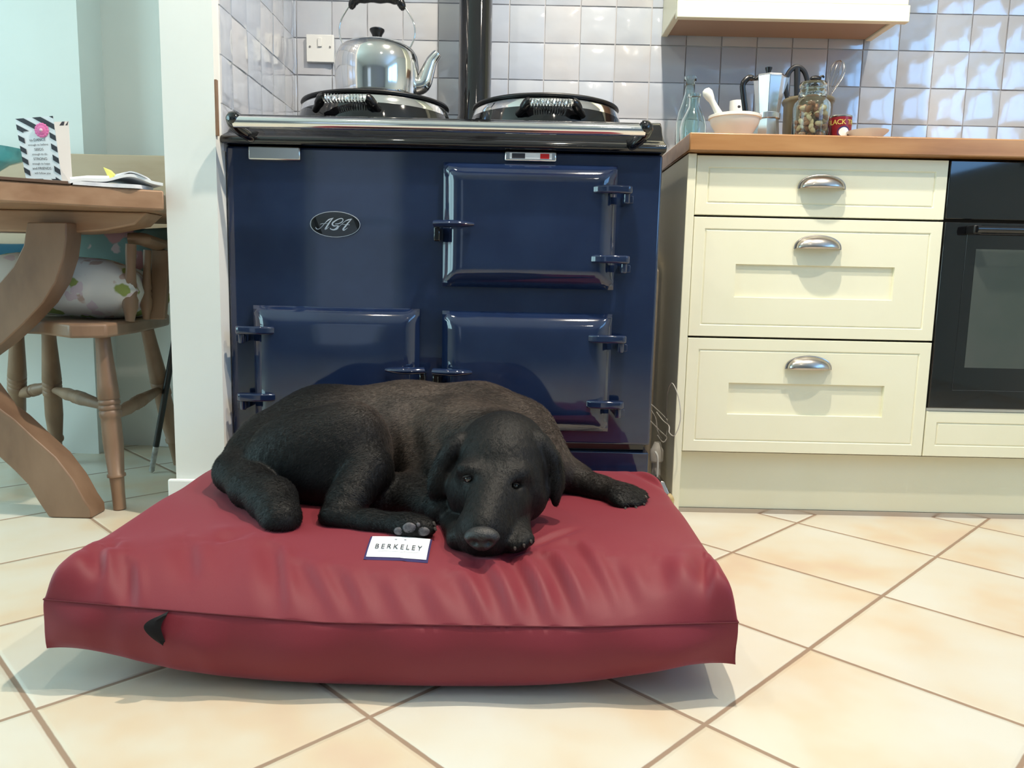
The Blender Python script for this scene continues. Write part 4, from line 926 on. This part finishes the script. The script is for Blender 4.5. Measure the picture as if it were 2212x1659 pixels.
link('label_lettering', mb, M['ink'], lb, fix=False, smooth=False)
mb = MB()
M['greyink'] = mat('grey_ink', (.35, .35, .38), .7)
for u in (.41, .56): link('label_emblem', patch(u, u+.035, .80, .835, .0040, 2), M['greyink'], lb, fix=False, smooth=False)
link('label_rule', patch(.16, .84, .285, .295, .0040, 12), M['greyink'], lb, fix=False, smooth=False)

# ================================================================== THE DOG
def D(px, py, Y): return np.array(PY(px, py, Y))
def cap(a, b, ra, rb, k=.03): return ('c', np.array(a), np.array(b), ra, rb, k)
def ell(c, r, ang=0, k=.03, yaw=0, tilt=0): return ('e', np.array(c), np.array(r), ang, k, yaw, tilt)
bodyP = [
 cap(D(612, 985, 1.50), D(700, 955, 1.54), .098, .110), cap(D(700, 955, 1.54), D(880, 947, 1.56), .110, .113), cap(D(880, 947, 1.56), D(1030, 948, 1.54), .113, .111),
 cap(D(1030, 948, 1.54), D(1105, 962, 1.50), .108, .094), cap(D(1105, 962, 1.50), D(1140, 1000, 1.46), .088, .070),
 ell(D(560, 1015, 1.46), (.068, .08, .075)), ell(D(945, 1015, 1.46), (.085, .08, .080)), cap(D(985, 955, 1.46), D(1075, 965, 1.38), .085, .070),
 cap(D(960, 1040, 1.38), D(1010, 1060, 1.32), .055, .050),
 ell(D(1165, 1000, 1.47), (.045, .05, .065)),
]
thighP = [ell(D(692, 996, 1.392), (.122, .076, .098), .06), ell(D(750, 972, 1.39), (.078, .064, .092), .30, .03), ell(D(616, 1012, 1.405), (.075, .065, .082), 0, .03), ell(D(735, 1045, 1.36), (.062, .045, .045), 0, .03), cap(D(770, 985, 1.37), D(800, 1010, 1.345), .052, .040, .02)]
shinP = [cap(D(795, 1020, 1.335), D(748, 1083, 1.275), .042, .031, .02), cap(D(748, 1083, 1.275), D(722, 1118, 1.238), .031, .0235, .02),
 cap(D(722, 1120, 1.236), D(800, 1131, 1.222), .0215, .0215, .015), cap(D(800, 1131, 1.222), D(868, 1136, 1.205), .0215, .022, .015), ell(D(893, 1138, 1.195), (.032, .026, .021), .1, .012),
 ell(D(915, 1131, 1.192), (.018, .014, .010), .1, .006), ell(D(921, 1143, 1.185), (.017, .013, .010), .1, .006), ell(D(872, 1147, 1.185), (.018, .013, .011), 0, .006)]
tailP = [cap(D(530, 975, 1.47), D(508, 1020, 1.40), .034, .036, .02), cap(D(508, 1020, 1.40), D(545, 1052, 1.32), .036, .036, .02), cap(D(545, 1052, 1.32), D(590, 1082, 1.26), .036, .0365, .02), cap(D(590, 1082, 1.26), D(607, 1118, 1.215), .0365, .029, .02), cap(D(607, 1118, 1.215), D(609, 1128, 1.205), .029, .026, .02)]
headP = [
 ell(D(1085, 985, 1.30), (.078, .080, .066), .05, .02), ell(D(1092, 955, 1.325), (.062, .06, .050), 0, .03), ell(D(1078, 1035, 1.255), (.070, .055, .056), .08, .03),
 ell(D(1022, 1062, 1.250), (.044, .045, .052), 0, .025), ell(D(1128, 1066, 1.255), (.044, .045, .048), 0, .025),
 cap(D(1066, 1075, 1.205), D(1045, 1140, 1.140), .045, .033, .022), ell(D(1020, 1145, 1.155), (.027, .034, .030), .2, .015), ell(D(1072, 1150, 1.155), (.027, .036, .031), -.2, .015),
 cap(D(1095, 1100, 1.20), D(1078, 1150, 1.165), .032, .024, .02), ell(D(1046, 1168, 1.145), (.036, .034, .022), 0, .015),
 ell(D(1012, 1016, 1.210), (.019, .011, .010), .25, .024), ell(D(1112, 1027, 1.210), (.020, .011, .010), -.2, .024),
 ell(D(1040, 1150, 1.118), (.0235, .014, .0175), 0, .006),
]
earP = [ell(D(978, 975, 1.285), (.020, .026, .038), .55, .010), ell(D(960, 1012, 1.270), (.021, .015, .046), .40, .012), ell(D(949, 1050, 1.262), (.019, .012, .028), .1, .012),
 ell(D(1176, 975, 1.285), (.020, .026, .040), -.50, .010), ell(D(1197, 1018, 1.272), (.017, .016, .040), -.25, .012), ell(D(1200, 1060, 1.262), (.010, .013, .030), -.02, .010)]
legP = [cap(D(1165, 995, 1.48), D(1235, 1035, 1.475), .052, .034, .02), cap(D(1235, 1035, 1.475), D(1300, 1062, 1.43), .032, .026, .02), cap(D(1300, 1062, 1.43), D(1335, 1075, 1.405), .026, .027, .02), ell(D(1343, 1074, 1.395), (.036, .034, .026), .3, .012),
 cap(D(1352, 1070, 1.385), D(1382, 1084, 1.372), .0155, .0140, .005), cap(D(1348, 1078, 1.372), D(1368, 1092, 1.358), .0155, .0140, .005), cap(D(1332, 1082, 1.368), D(1346, 1095, 1.354), .0145, .0130, .005), cap(D(1362, 1062, 1.40), D(1386, 1072, 1.392), .014, .013, .005)]
foreP = [cap(D(985, 1140, 1.24), D(1000, 1165, 1.165), .028, .023, .015), cap(D(1000, 1167, 1.165), D(1095, 1166, 1.165), .022, .022, .015), ell(D(1112, 1163, 1.160), (.026, .026, .021), 0, .012),
 cap(D(1116, 1158, 1.145), D(1128, 1174, 1.128), .0125, .0115, .004), cap(D(1130, 1152, 1.152), D(1142, 1166, 1.138), .0115, .0105, .004), cap(D(1102, 1166, 1.142), D(1111, 1180, 1.126), .0120, .0110, .004), ell(D(988, 1163, 1.152), (.017, .016, .014), .5, .008),
 cap(D(1112, 1105, 1.235), D(1118, 1150, 1.175), .026, .021, .015)]
haunchlow = [ell(D(660, 1055, 1.41), (.07, .05, .045), 0, .02), ell(D(830, 1075, 1.37), (.05, .05, .045), 0, .02), cap(D(880, 1075, 1.36), D(960, 1105, 1.28), .045, .036, .02)]

h_ = .0042
lo = np.array([-.60, 1.085, .09]); hi = np.array([.275, 1.70, .40])
nn = np.ceil((hi-lo)/h_).astype(int)
gx_ = lo[0]+h_*np.arange(nn[0]); gy_ = lo[1]+h_*np.arange(nn[1]); gz_ = lo[2]+h_*np.arange(nn[2])
GX, GY, GZ = [a.astype(np.float32) for a in np.meshgrid(gx_, gy_, gz_, indexing='ij')]
def sdf(p, s):
    X, Y, Z = GX[s], GY[s], GZ[s]
    if p[0] == 'c':
        _, a, b, ra, rb, k = p; ab = b-a; L2 = float(ab@ab)
        t = np.clip(((X-a[0])*ab[0]+(Y-a[1])*ab[1]+(Z-a[2])*ab[2])/L2, 0, 1)
        return np.sqrt((X-a[0]-t*ab[0])**2+(Y-a[1]-t*ab[1])**2+(Z-a[2]-t*ab[2])**2)-(ra+(rb-ra)*t)
    _, c, r, ang, k, yaw, tilt = p; dx, dy, dz = X-c[0], Y-c[1], Z-c[2]
    ca, sa = math.cos(ang), math.sin(ang); u = dx*ca-dz*sa; v = dx*sa+dz*ca    # positive angle leans the top to the right
    k0 = np.sqrt((u/r[0])**2+(dy/r[1])**2+(v/r[2])**2); k1 = np.sqrt((u/r[0]**2)**2+(dy/r[1]**2)**2+(v/r[2]**2)**2)
    return k0*(k0-1)/np.maximum(k1, 1e-6)
def smin(a, b, k):
    hh = np.maximum(k-np.abs(a-b), 0)/k; return np.minimum(a, b)-hh*hh*k*.25
def bbox(p, m=.05):
    if p[0] == 'c': a = np.minimum(p[1]-p[3], p[2]-p[4]); b = np.maximum(p[1]+p[3], p[2]+p[4])
    else: r = max(p[2]); a = p[1]-r; b = p[1]+r
    i0 = np.clip(((a-m-lo)/h_).astype(int), 0, nn); i1 = np.clip(((b+m-lo)/h_).astype(int)+1, 0, nn)
    return tuple(slice(int(x), int(y)) for x, y in zip(i0, i1))
def group(prims):
    V = np.full(tuple(nn), .2, np.float32)
    for p in prims:
        s = bbox(p); k = p[5] if p[0] == 'c' else p[4]; V[s] = smin(V[s], sdf(p, s), k)
    return V
V = group(bodyP)
V -= (.0022*np.sin(GX*115+5*GZ*9)*np.exp(-((GX+.16)/.13)**2)*np.exp(-((GZ-.24)/.08)**2)).astype(np.float32)   # loose skin folds over the ribs
for g, k in ((haunchlow, .015), (thighP, .010), (shinP, .012), (tailP, .008), (legP, .020), (foreP, .006), (headP, .003), (earP, .004)):
    V = smin(V, group(g), k)
# eye sockets and mouth line
def carve(V, p, k=.006):
    s = bbox(p); V[s] = -smin(-V[s], sdf(p, s), k); return V
for q in (ell(D(1012, 1036, 1.195), (.010, .009, .005), .1), ell(D(1110, 1050, 1.195), (.011, .009, .0055), -.1), ell(D(984, 1003, 1.243), (.006, .018, .027), .42), ell(D(1180, 1040, 1.240), (.005, .014, .024), -.12)): carve(V, q, .008)
HB = hb(GX[:, :, 0], GY[:, :, 0]).astype(np.float32)
V = np.maximum(V, (HB[:, :, None]+.0006-GZ)*.8)
def surface_nets(V, lo, h):
    S = V < 0; nx, ny, nz = V.shape
    c = S[:-1, :-1, :-1].astype(np.int8)
    cnt = sum(S[i:nx-1+i, j:ny-1+j, k:nz-1+k].astype(np.int8) for i in (0, 1) for j in (0, 1) for k in (0, 1))
    act = (cnt > 0) & (cnt < 8); idx = -np.ones(act.shape, np.int64); I = np.argwhere(act); idx[act] = np.arange(len(I))
    P = np.zeros((len(I), 3)); W = np.zeros(len(I)); i, j, k = I.T
    for ax in range(3):
        o = [np.array([0, 0, 0])]
        for a in (0, 1):
            for b in (0, 1):
                st = [0, 0, 0]; oth = [q for q in range(3) if q != ax]; st[oth[0]] = a; st[oth[1]] = b; en = list(st); en[ax] = 1
                v0 = V[i+st[0], j+st[1], k+st[2]]; v1 = V[i+en[0], j+en[1], k+en[2]]; m = (v0 < 0) != (v1 < 0)
                t = np.where(m, v0/np.where(m, v0-v1, 1), 0); q = np.array(st)[None, :]+t[:, None]*np.eye(3)[ax][None, :]
                P[m] += q[m]; W += m
    P = P/W[:, None]+I; P = lo+P*h; F = []
    for ax in range(3):
        oth = [q for q in range(3) if q != ax]
        s0 = [slice(1, None)]*3; s0[ax] = slice(0, -1); s1 = list(s0); s1[ax] = slice(1, None)
        A = S[tuple(s0)]; B = S[tuple(s1)]; E = np.argwhere(A != B); sg = A[A != B]
        if not len(E): continue
        base = E.copy(); base[:, oth[0]] += 1; base[:, oth[1]] += 1
        ok = np.all((base[:, [oth[0]]] < idx.shape[oth[0]]) & (base[:, [oth[1]]] < idx.shape[oth[1]]), axis=1)
        base = base[ok]; sg = sg[ok]
        def g(da, db): q = base.copy(); q[:, oth[0]] -= da; q[:, oth[1]] -= db; return idx[q[:, 0], q[:, 1], q[:, 2]]
        quad = np.stack([g(1, 1), g(0, 1), g(0, 0), g(1, 0)], 1)
        fl = sg if ax != 1 else ~sg
        quad[~fl] = quad[~fl][:, ::-1]; F.append(quad)
    return P, np.concatenate(F)
P_, F_ = surface_nets(V, lo, h_)
def vsample(p):
    q = (np.asarray(p)-lo)/h_; i = np.clip(np.floor(q).astype(int), 0, np.array(V.shape)-2); f = q-i; r = 0
    for a in (0, 1):
        for b in (0, 1):
            for c in (0, 1): r += V[i[0]+a, i[1]+b, i[2]+c]*(f[0] if a else 1-f[0])*(f[1] if b else 1-f[1])*(f[2] if c else 1-f[2])
    return float(r)
def vnorm(p):
    p = np.asarray(p, float); e = h_; g = np.array([vsample(p+e*np.eye(3)[i])-vsample(p-e*np.eye(3)[i]) for i in range(3)]); return Vector(g/np.linalg.norm(g))
def surf(px, py):
    r = ray(px, py); Yv = 1.09
    while Yv < 1.65:
        p = Vector((0, 0, H))+r*(Yv/r.y)
        if np.all(np.array(p) > lo+.005) and vsample(p) < 0: return p
        Yv += .001
    return None
# keep only the largest connected piece
par = np.arange(len(P_))
for _ in range(60):
    mn = par[F_].min(1); new = par.copy()
    for c in range(4): np.minimum.at(new, F_[:, c], mn)
    new = new[new]
    if (new == par).all(): break
    par = new
lab, cn = np.unique(par[F_[:, 0]], return_counts=True); keepl = lab[cn.argmax()]; F_ = F_[par[F_[:, 0]] == keepl]
used = np.unique(F_); rm = -np.ones(len(P_), int); rm[used] = np.arange(len(used)); P_ = P_[used]; F_ = rm[F_]
# light smoothing, then a fine coat texture along the normals
for it in range(3):
    acc = np.zeros_like(P_); ct = np.zeros(len(P_))
    for a, b in ((0, 1), (1, 2), (2, 3), (3, 0)):
        np.add.at(acc, F_[:, a], P_[F_[:, b]]); np.add.at(acc, F_[:, b], P_[F_[:, a]]); np.add.at(ct, F_[:, a], 1); np.add.at(ct, F_[:, b], 1)
    P_ = P_*.5+.5*acc/ct[:, None]
def dog_mat():
    m = mat('short_black_coat', (.010, .009, .009), .55, Sheen_Weight=.015, Sheen_Roughness=.35); n, l, b = nodes(m)
    b.inputs['Sheen Tint'].default_value = (.75, .70, .68, 1); b.inputs['Specular IOR Level'].default_value = .22
    tc = n.new('ShaderNodeTexCoord'); sx = n.new('ShaderNodeSeparateXYZ'); l.new(tc.outputs['Object'], sx.inputs[0])
    def mr(src, a, b_, c=0, d=1):
        k = n.new('ShaderNodeMapRange'); k.interpolation_type = 'SMOOTHSTEP'; k.inputs[1].default_value = a; k.inputs[2].default_value = b_; k.inputs[3].default_value = c; k.inputs[4].default_value = d; l.new(src, k.inputs[0]); return k.outputs[0]
    def mul(a, b_):
        k = n.new('ShaderNodeMath'); k.operation = 'MULTIPLY'; l.new(a, k.inputs[0]); l.new(b_, k.inputs[1]); return k.outputs[0]
    t = tex_noise(m, 14, detail=6); t2 = tex_noise(m, 120, (1, 1, .35), detail=3)
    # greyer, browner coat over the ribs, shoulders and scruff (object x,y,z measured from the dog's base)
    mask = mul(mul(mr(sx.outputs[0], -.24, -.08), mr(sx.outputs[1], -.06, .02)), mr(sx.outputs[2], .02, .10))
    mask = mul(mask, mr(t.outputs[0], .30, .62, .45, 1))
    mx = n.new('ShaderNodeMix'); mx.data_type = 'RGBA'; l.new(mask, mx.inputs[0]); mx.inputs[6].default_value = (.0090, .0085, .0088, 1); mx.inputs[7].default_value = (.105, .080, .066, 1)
    m2 = n.new('ShaderNodeMix'); m2.data_type = 'RGBA'; m2.blend_type = 'MULTIPLY'; m2.inputs[0].default_value = .8; l.new(mx.outputs[2], m2.inputs[6])
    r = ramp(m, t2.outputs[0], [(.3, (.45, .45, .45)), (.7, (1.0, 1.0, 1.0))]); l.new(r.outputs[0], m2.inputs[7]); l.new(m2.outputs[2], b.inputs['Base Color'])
    bump(m, t2.outputs[0], .5, .004); return m
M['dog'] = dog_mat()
DC = (float((P_[:, 0].min()+P_[:, 0].max())/2), float((P_[:, 1].min()+P_[:, 1].max())/2), float(P_[:, 2].min()))
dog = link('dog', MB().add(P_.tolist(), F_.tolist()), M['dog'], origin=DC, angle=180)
tag(dog, 'black labrador curled up on the maroon bed with chin down and one foreleg stretched out', 'dog')
# short coat: fine flat hairs lying along the body
def fur(N):
    rng = np.random.default_rng(4)
    A, B_, C_, D_ = P_[F_[:, 0]], P_[F_[:, 1]], P_[F_[:, 2]], P_[F_[:, 3]]
    nrm = np.cross(C_-A, D_-B_); ar = np.linalg.norm(nrm, axis=1); nrm /= ar[:, None]+1e-12
    ctr = (A+B_+C_+D_)/4
    vis = (ctr[:, 2] > hb(ctr[:, 0], ctr[:, 1])+.004)
    w_ = ar*vis; w_[(nrm[:, 1] > .55)] *= .12
    pick = rng.choice(len(F_), N, p=w_/w_.sum()); u = rng.random((N, 1)); v = rng.random((N, 1))
    p = (A[pick]*(1-u)+B_[pick]*u)*(1-v)+(D_[pick]*(1-u)+C_[pick]*u)*v; n_ = nrm[pick]
    # decide outward sign with the field
    q = p+n_*.004; ii = np.clip(((q-lo)/h_).round().astype(int), 0, np.array(V.shape)-1); out = V[ii[:, 0], ii[:, 1], ii[:, 2]]
    q2 = p-n_*.004; i2 = np.clip(((q2-lo)/h_).round().astype(int), 0, np.array(V.shape)-1); o2 = V[i2[:, 0], i2[:, 1], i2[:, 2]]
    n_ = np.where((out > o2)[:, None], n_, -n_)
    hd = np.array(D(1080, 1000, 1.26)); head = np.exp(-((p[:, 0]-hd[0])/.10)**4)*(p[:, 1] < 1.36)
    flow = np.where(head[:, None] > .4, np.array([[0, .5, .9]])+np.stack([(p[:, 0]-hd[0])*6, 0*p[:, 0], -abs(p[:, 0]-hd[0])*9], 1), np.array([[-.8, .05, -.55]]))
    right = (p[:, 0] > .10)[:, None]; flow = np.where(right, np.array([[.9, -.2, -.3]]), flow)
    hind = ((p[:, 1] < 1.27) & (p[:, 0] < -.14) & (p[:, 0] > -.34))[:, None]; flow = np.where(hind, np.array([[.9, -.1, -.2]]), flow)
    flow = flow+rng.normal(0, .22, (N, 3)); tg = flow-n_*np.sum(flow*n_, 1, keepdims=True); tg /= np.linalg.norm(tg, axis=1, keepdims=True)+1e-9
    L_ = rng.uniform(.004, .0075, (N, 1)); sc_ = ((p[:, 0] > -.05) & (p[:, 2] > .25) & (head < .4))[:, None]; L_ = np.where(sc_, L_*1.45, L_)*np.where(head[:, None] > .4, .6, 1)
    sd_ = np.cross(n_, tg); wd_ = rng.uniform(.00022, .00042, (N, 1))
    lift = rng.uniform(.10, .34, (N, 1))*np.where(head[:, None] > .4, .45, 1); mid = p+tg*L_*.55+n_*L_*lift*.75; tip = p+tg*L_+n_*L_*lift*.95
    base = p-n_*.0004
    vs = np.stack([base-sd_*wd_, base+sd_*wd_, mid-sd_*wd_*.8, mid+sd_*wd_*.8, tip], 1).reshape(-1, 3); k = np.arange(N)[:, None]*5
    quads = np.concatenate([k, k+1, k+3, k+2], 1); tris = np.concatenate([k+2, k+3, k+4], 1)
    me = bpy.data.meshes.new('short_fur'); vs = vs-np.array(DC)
    me.vertices.add(len(vs)); me.vertices.foreach_set('co', vs.astype(np.float32).ravel())
    li = np.concatenate([np.concatenate([quads, tris], 1).ravel()]).astype(np.int32); me.loops.add(len(li)); me.loops.foreach_set('vertex_index', li)
    st = np.stack([np.arange(N)*7, np.arange(N)*7+4], 1).ravel().astype(np.int32); me.polygons.add(2*N); me.polygons.foreach_set('loop_start', st)
    me.polygons.foreach_set('use_smooth', np.ones(2*N, bool)); me.update(calc_edges=True); me.validate()
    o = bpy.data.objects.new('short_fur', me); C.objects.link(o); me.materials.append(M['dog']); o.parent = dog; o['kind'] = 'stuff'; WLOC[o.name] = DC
    return o
fur(150000)
# eyes
M['eye'] = mat('dark_brown_eye', (.008, .005, .004), .12, Coat_Weight=1.0, Coat_Roughness=.02); M['lid'] = mat('dark_eyelid_skin', (.012, .010, .010), .35)
for px, py, tl in ((1013, 1034, .15), (1111, 1049, -.12)):
    s = surf(px, py); n0 = vnorm(s); c = s-n0*.0028
    link('eye', MB().sphere(c, .0092, 24, 16), M['eye'], dog)
    for sgn in (1, -1):
        pts = []
        for a in np.linspace(-1.25, 1.25, 13):
            x = .0112*math.sin(a); z = sgn*.0056*math.cos(a)+x*tl+(.0006 if sgn > 0 else -.0006); yy = -math.sqrt(max(1e-6, .0100**2-min(x*x+z*z, .00009)))
            pts.append((c.x+x, c.y+yy-.0003, c.z+z))
        link('eyelid', MB().tube(pts, [.0006]+[.0019 if sgn > 0 else .0013]*11+[.0006], 8), M['lid'], dog)
# nose leather
M['nose'] = mottled('nose_leather', (.014, .014, .015), (.024, .024, .026), 200, .46, .5, 420)
nc = D(1041, 1161, 1.103); nv = []
NU, NV_ = 40, 28; vs = []
for i in range(NV_+1):
    ph = PI*i/NV_
    for j in range(NU):
        th = 2*PI*j/NU; x = math.sin(ph)*math.cos(th); y = -math.cos(ph) if False else math.sin(ph)*math.sin(th); z = math.cos(ph)
        wx = .0268*(1 if z > 0 else (1-.30*abs(z))); X_ = x*wx; Z_ = z*(.0165 if z > 0 else .0200); Y_ = y*.0165
        if y < 0:
            for sg in (-1, 1):
                d2 = ((X_-sg*.0105)/.0058)**2+((Z_+.004)/.0048)**2; Y_ += .0085*math.exp(-d2)
            Y_ += .0022*math.exp(-(X_/.0014)**2)*(1 if Z_ < .004 else 0)
        vs.append((nc[0]+X_, nc[1]+Y_, nc[2]+Z_))
fs = [(i*NU+j, i*NU+(j+1) % NU, (i+1)*NU+(j+1) % NU, (i+1)*NU+j) for i in range(NV_) for j in range(NU)]
link('nose', MB().add(vs, fs), M['nose'], dog, angle=180)
# mouth line of the flews
# pads of the hind paw, claws
M['pad'] = mottled('grey_paw_pad', (.07, .065, .075), (.12, .11, .12), 160, .55, .4, 300)
for a, b, rx, rz in ((884, 1141, .0112, .0092), (904, 1133, .0042, .0045), (914, 1149, .0110, .0075), (861, 1148, .0085, .0068)):
    s = surf(a, b)
    if s: link('paw_pad', MB().sphere(s+vnorm(s)*-.002, 1, 18, 12, (rx, .0045, rz)), M['pad'], dog)
M['claw'] = mat('dark_horn_claw', (.07, .06, .055), .2)
for a, b, dx, dz in ((936, 1131, 6, 5), (938, 1142, 6, 4), (1350, 1098, -1, 8), (1374, 1096, 2, 8), (1390, 1088, 3, 7), (1394, 1074, 4, 5), (1131, 1177, 2, 6), (1146, 1169, 3, 5), (1112, 1184, 1, 5)):
    s = None
    for k in range(0, 9):
        s = surf(a-k*(1 if dx > 0 else -1)*.8, b-k)
        if s: break
    if not s: continue
    e = PY(a+dx, b+dz, s.y-.004)
    link('claw', MB().tube([s+Vector((0, .004, 0)), s.lerp(e, .5)+Vector((0, -.002, .001)), e], [.0028, .0022, .0006], 8), M['claw'], dog)
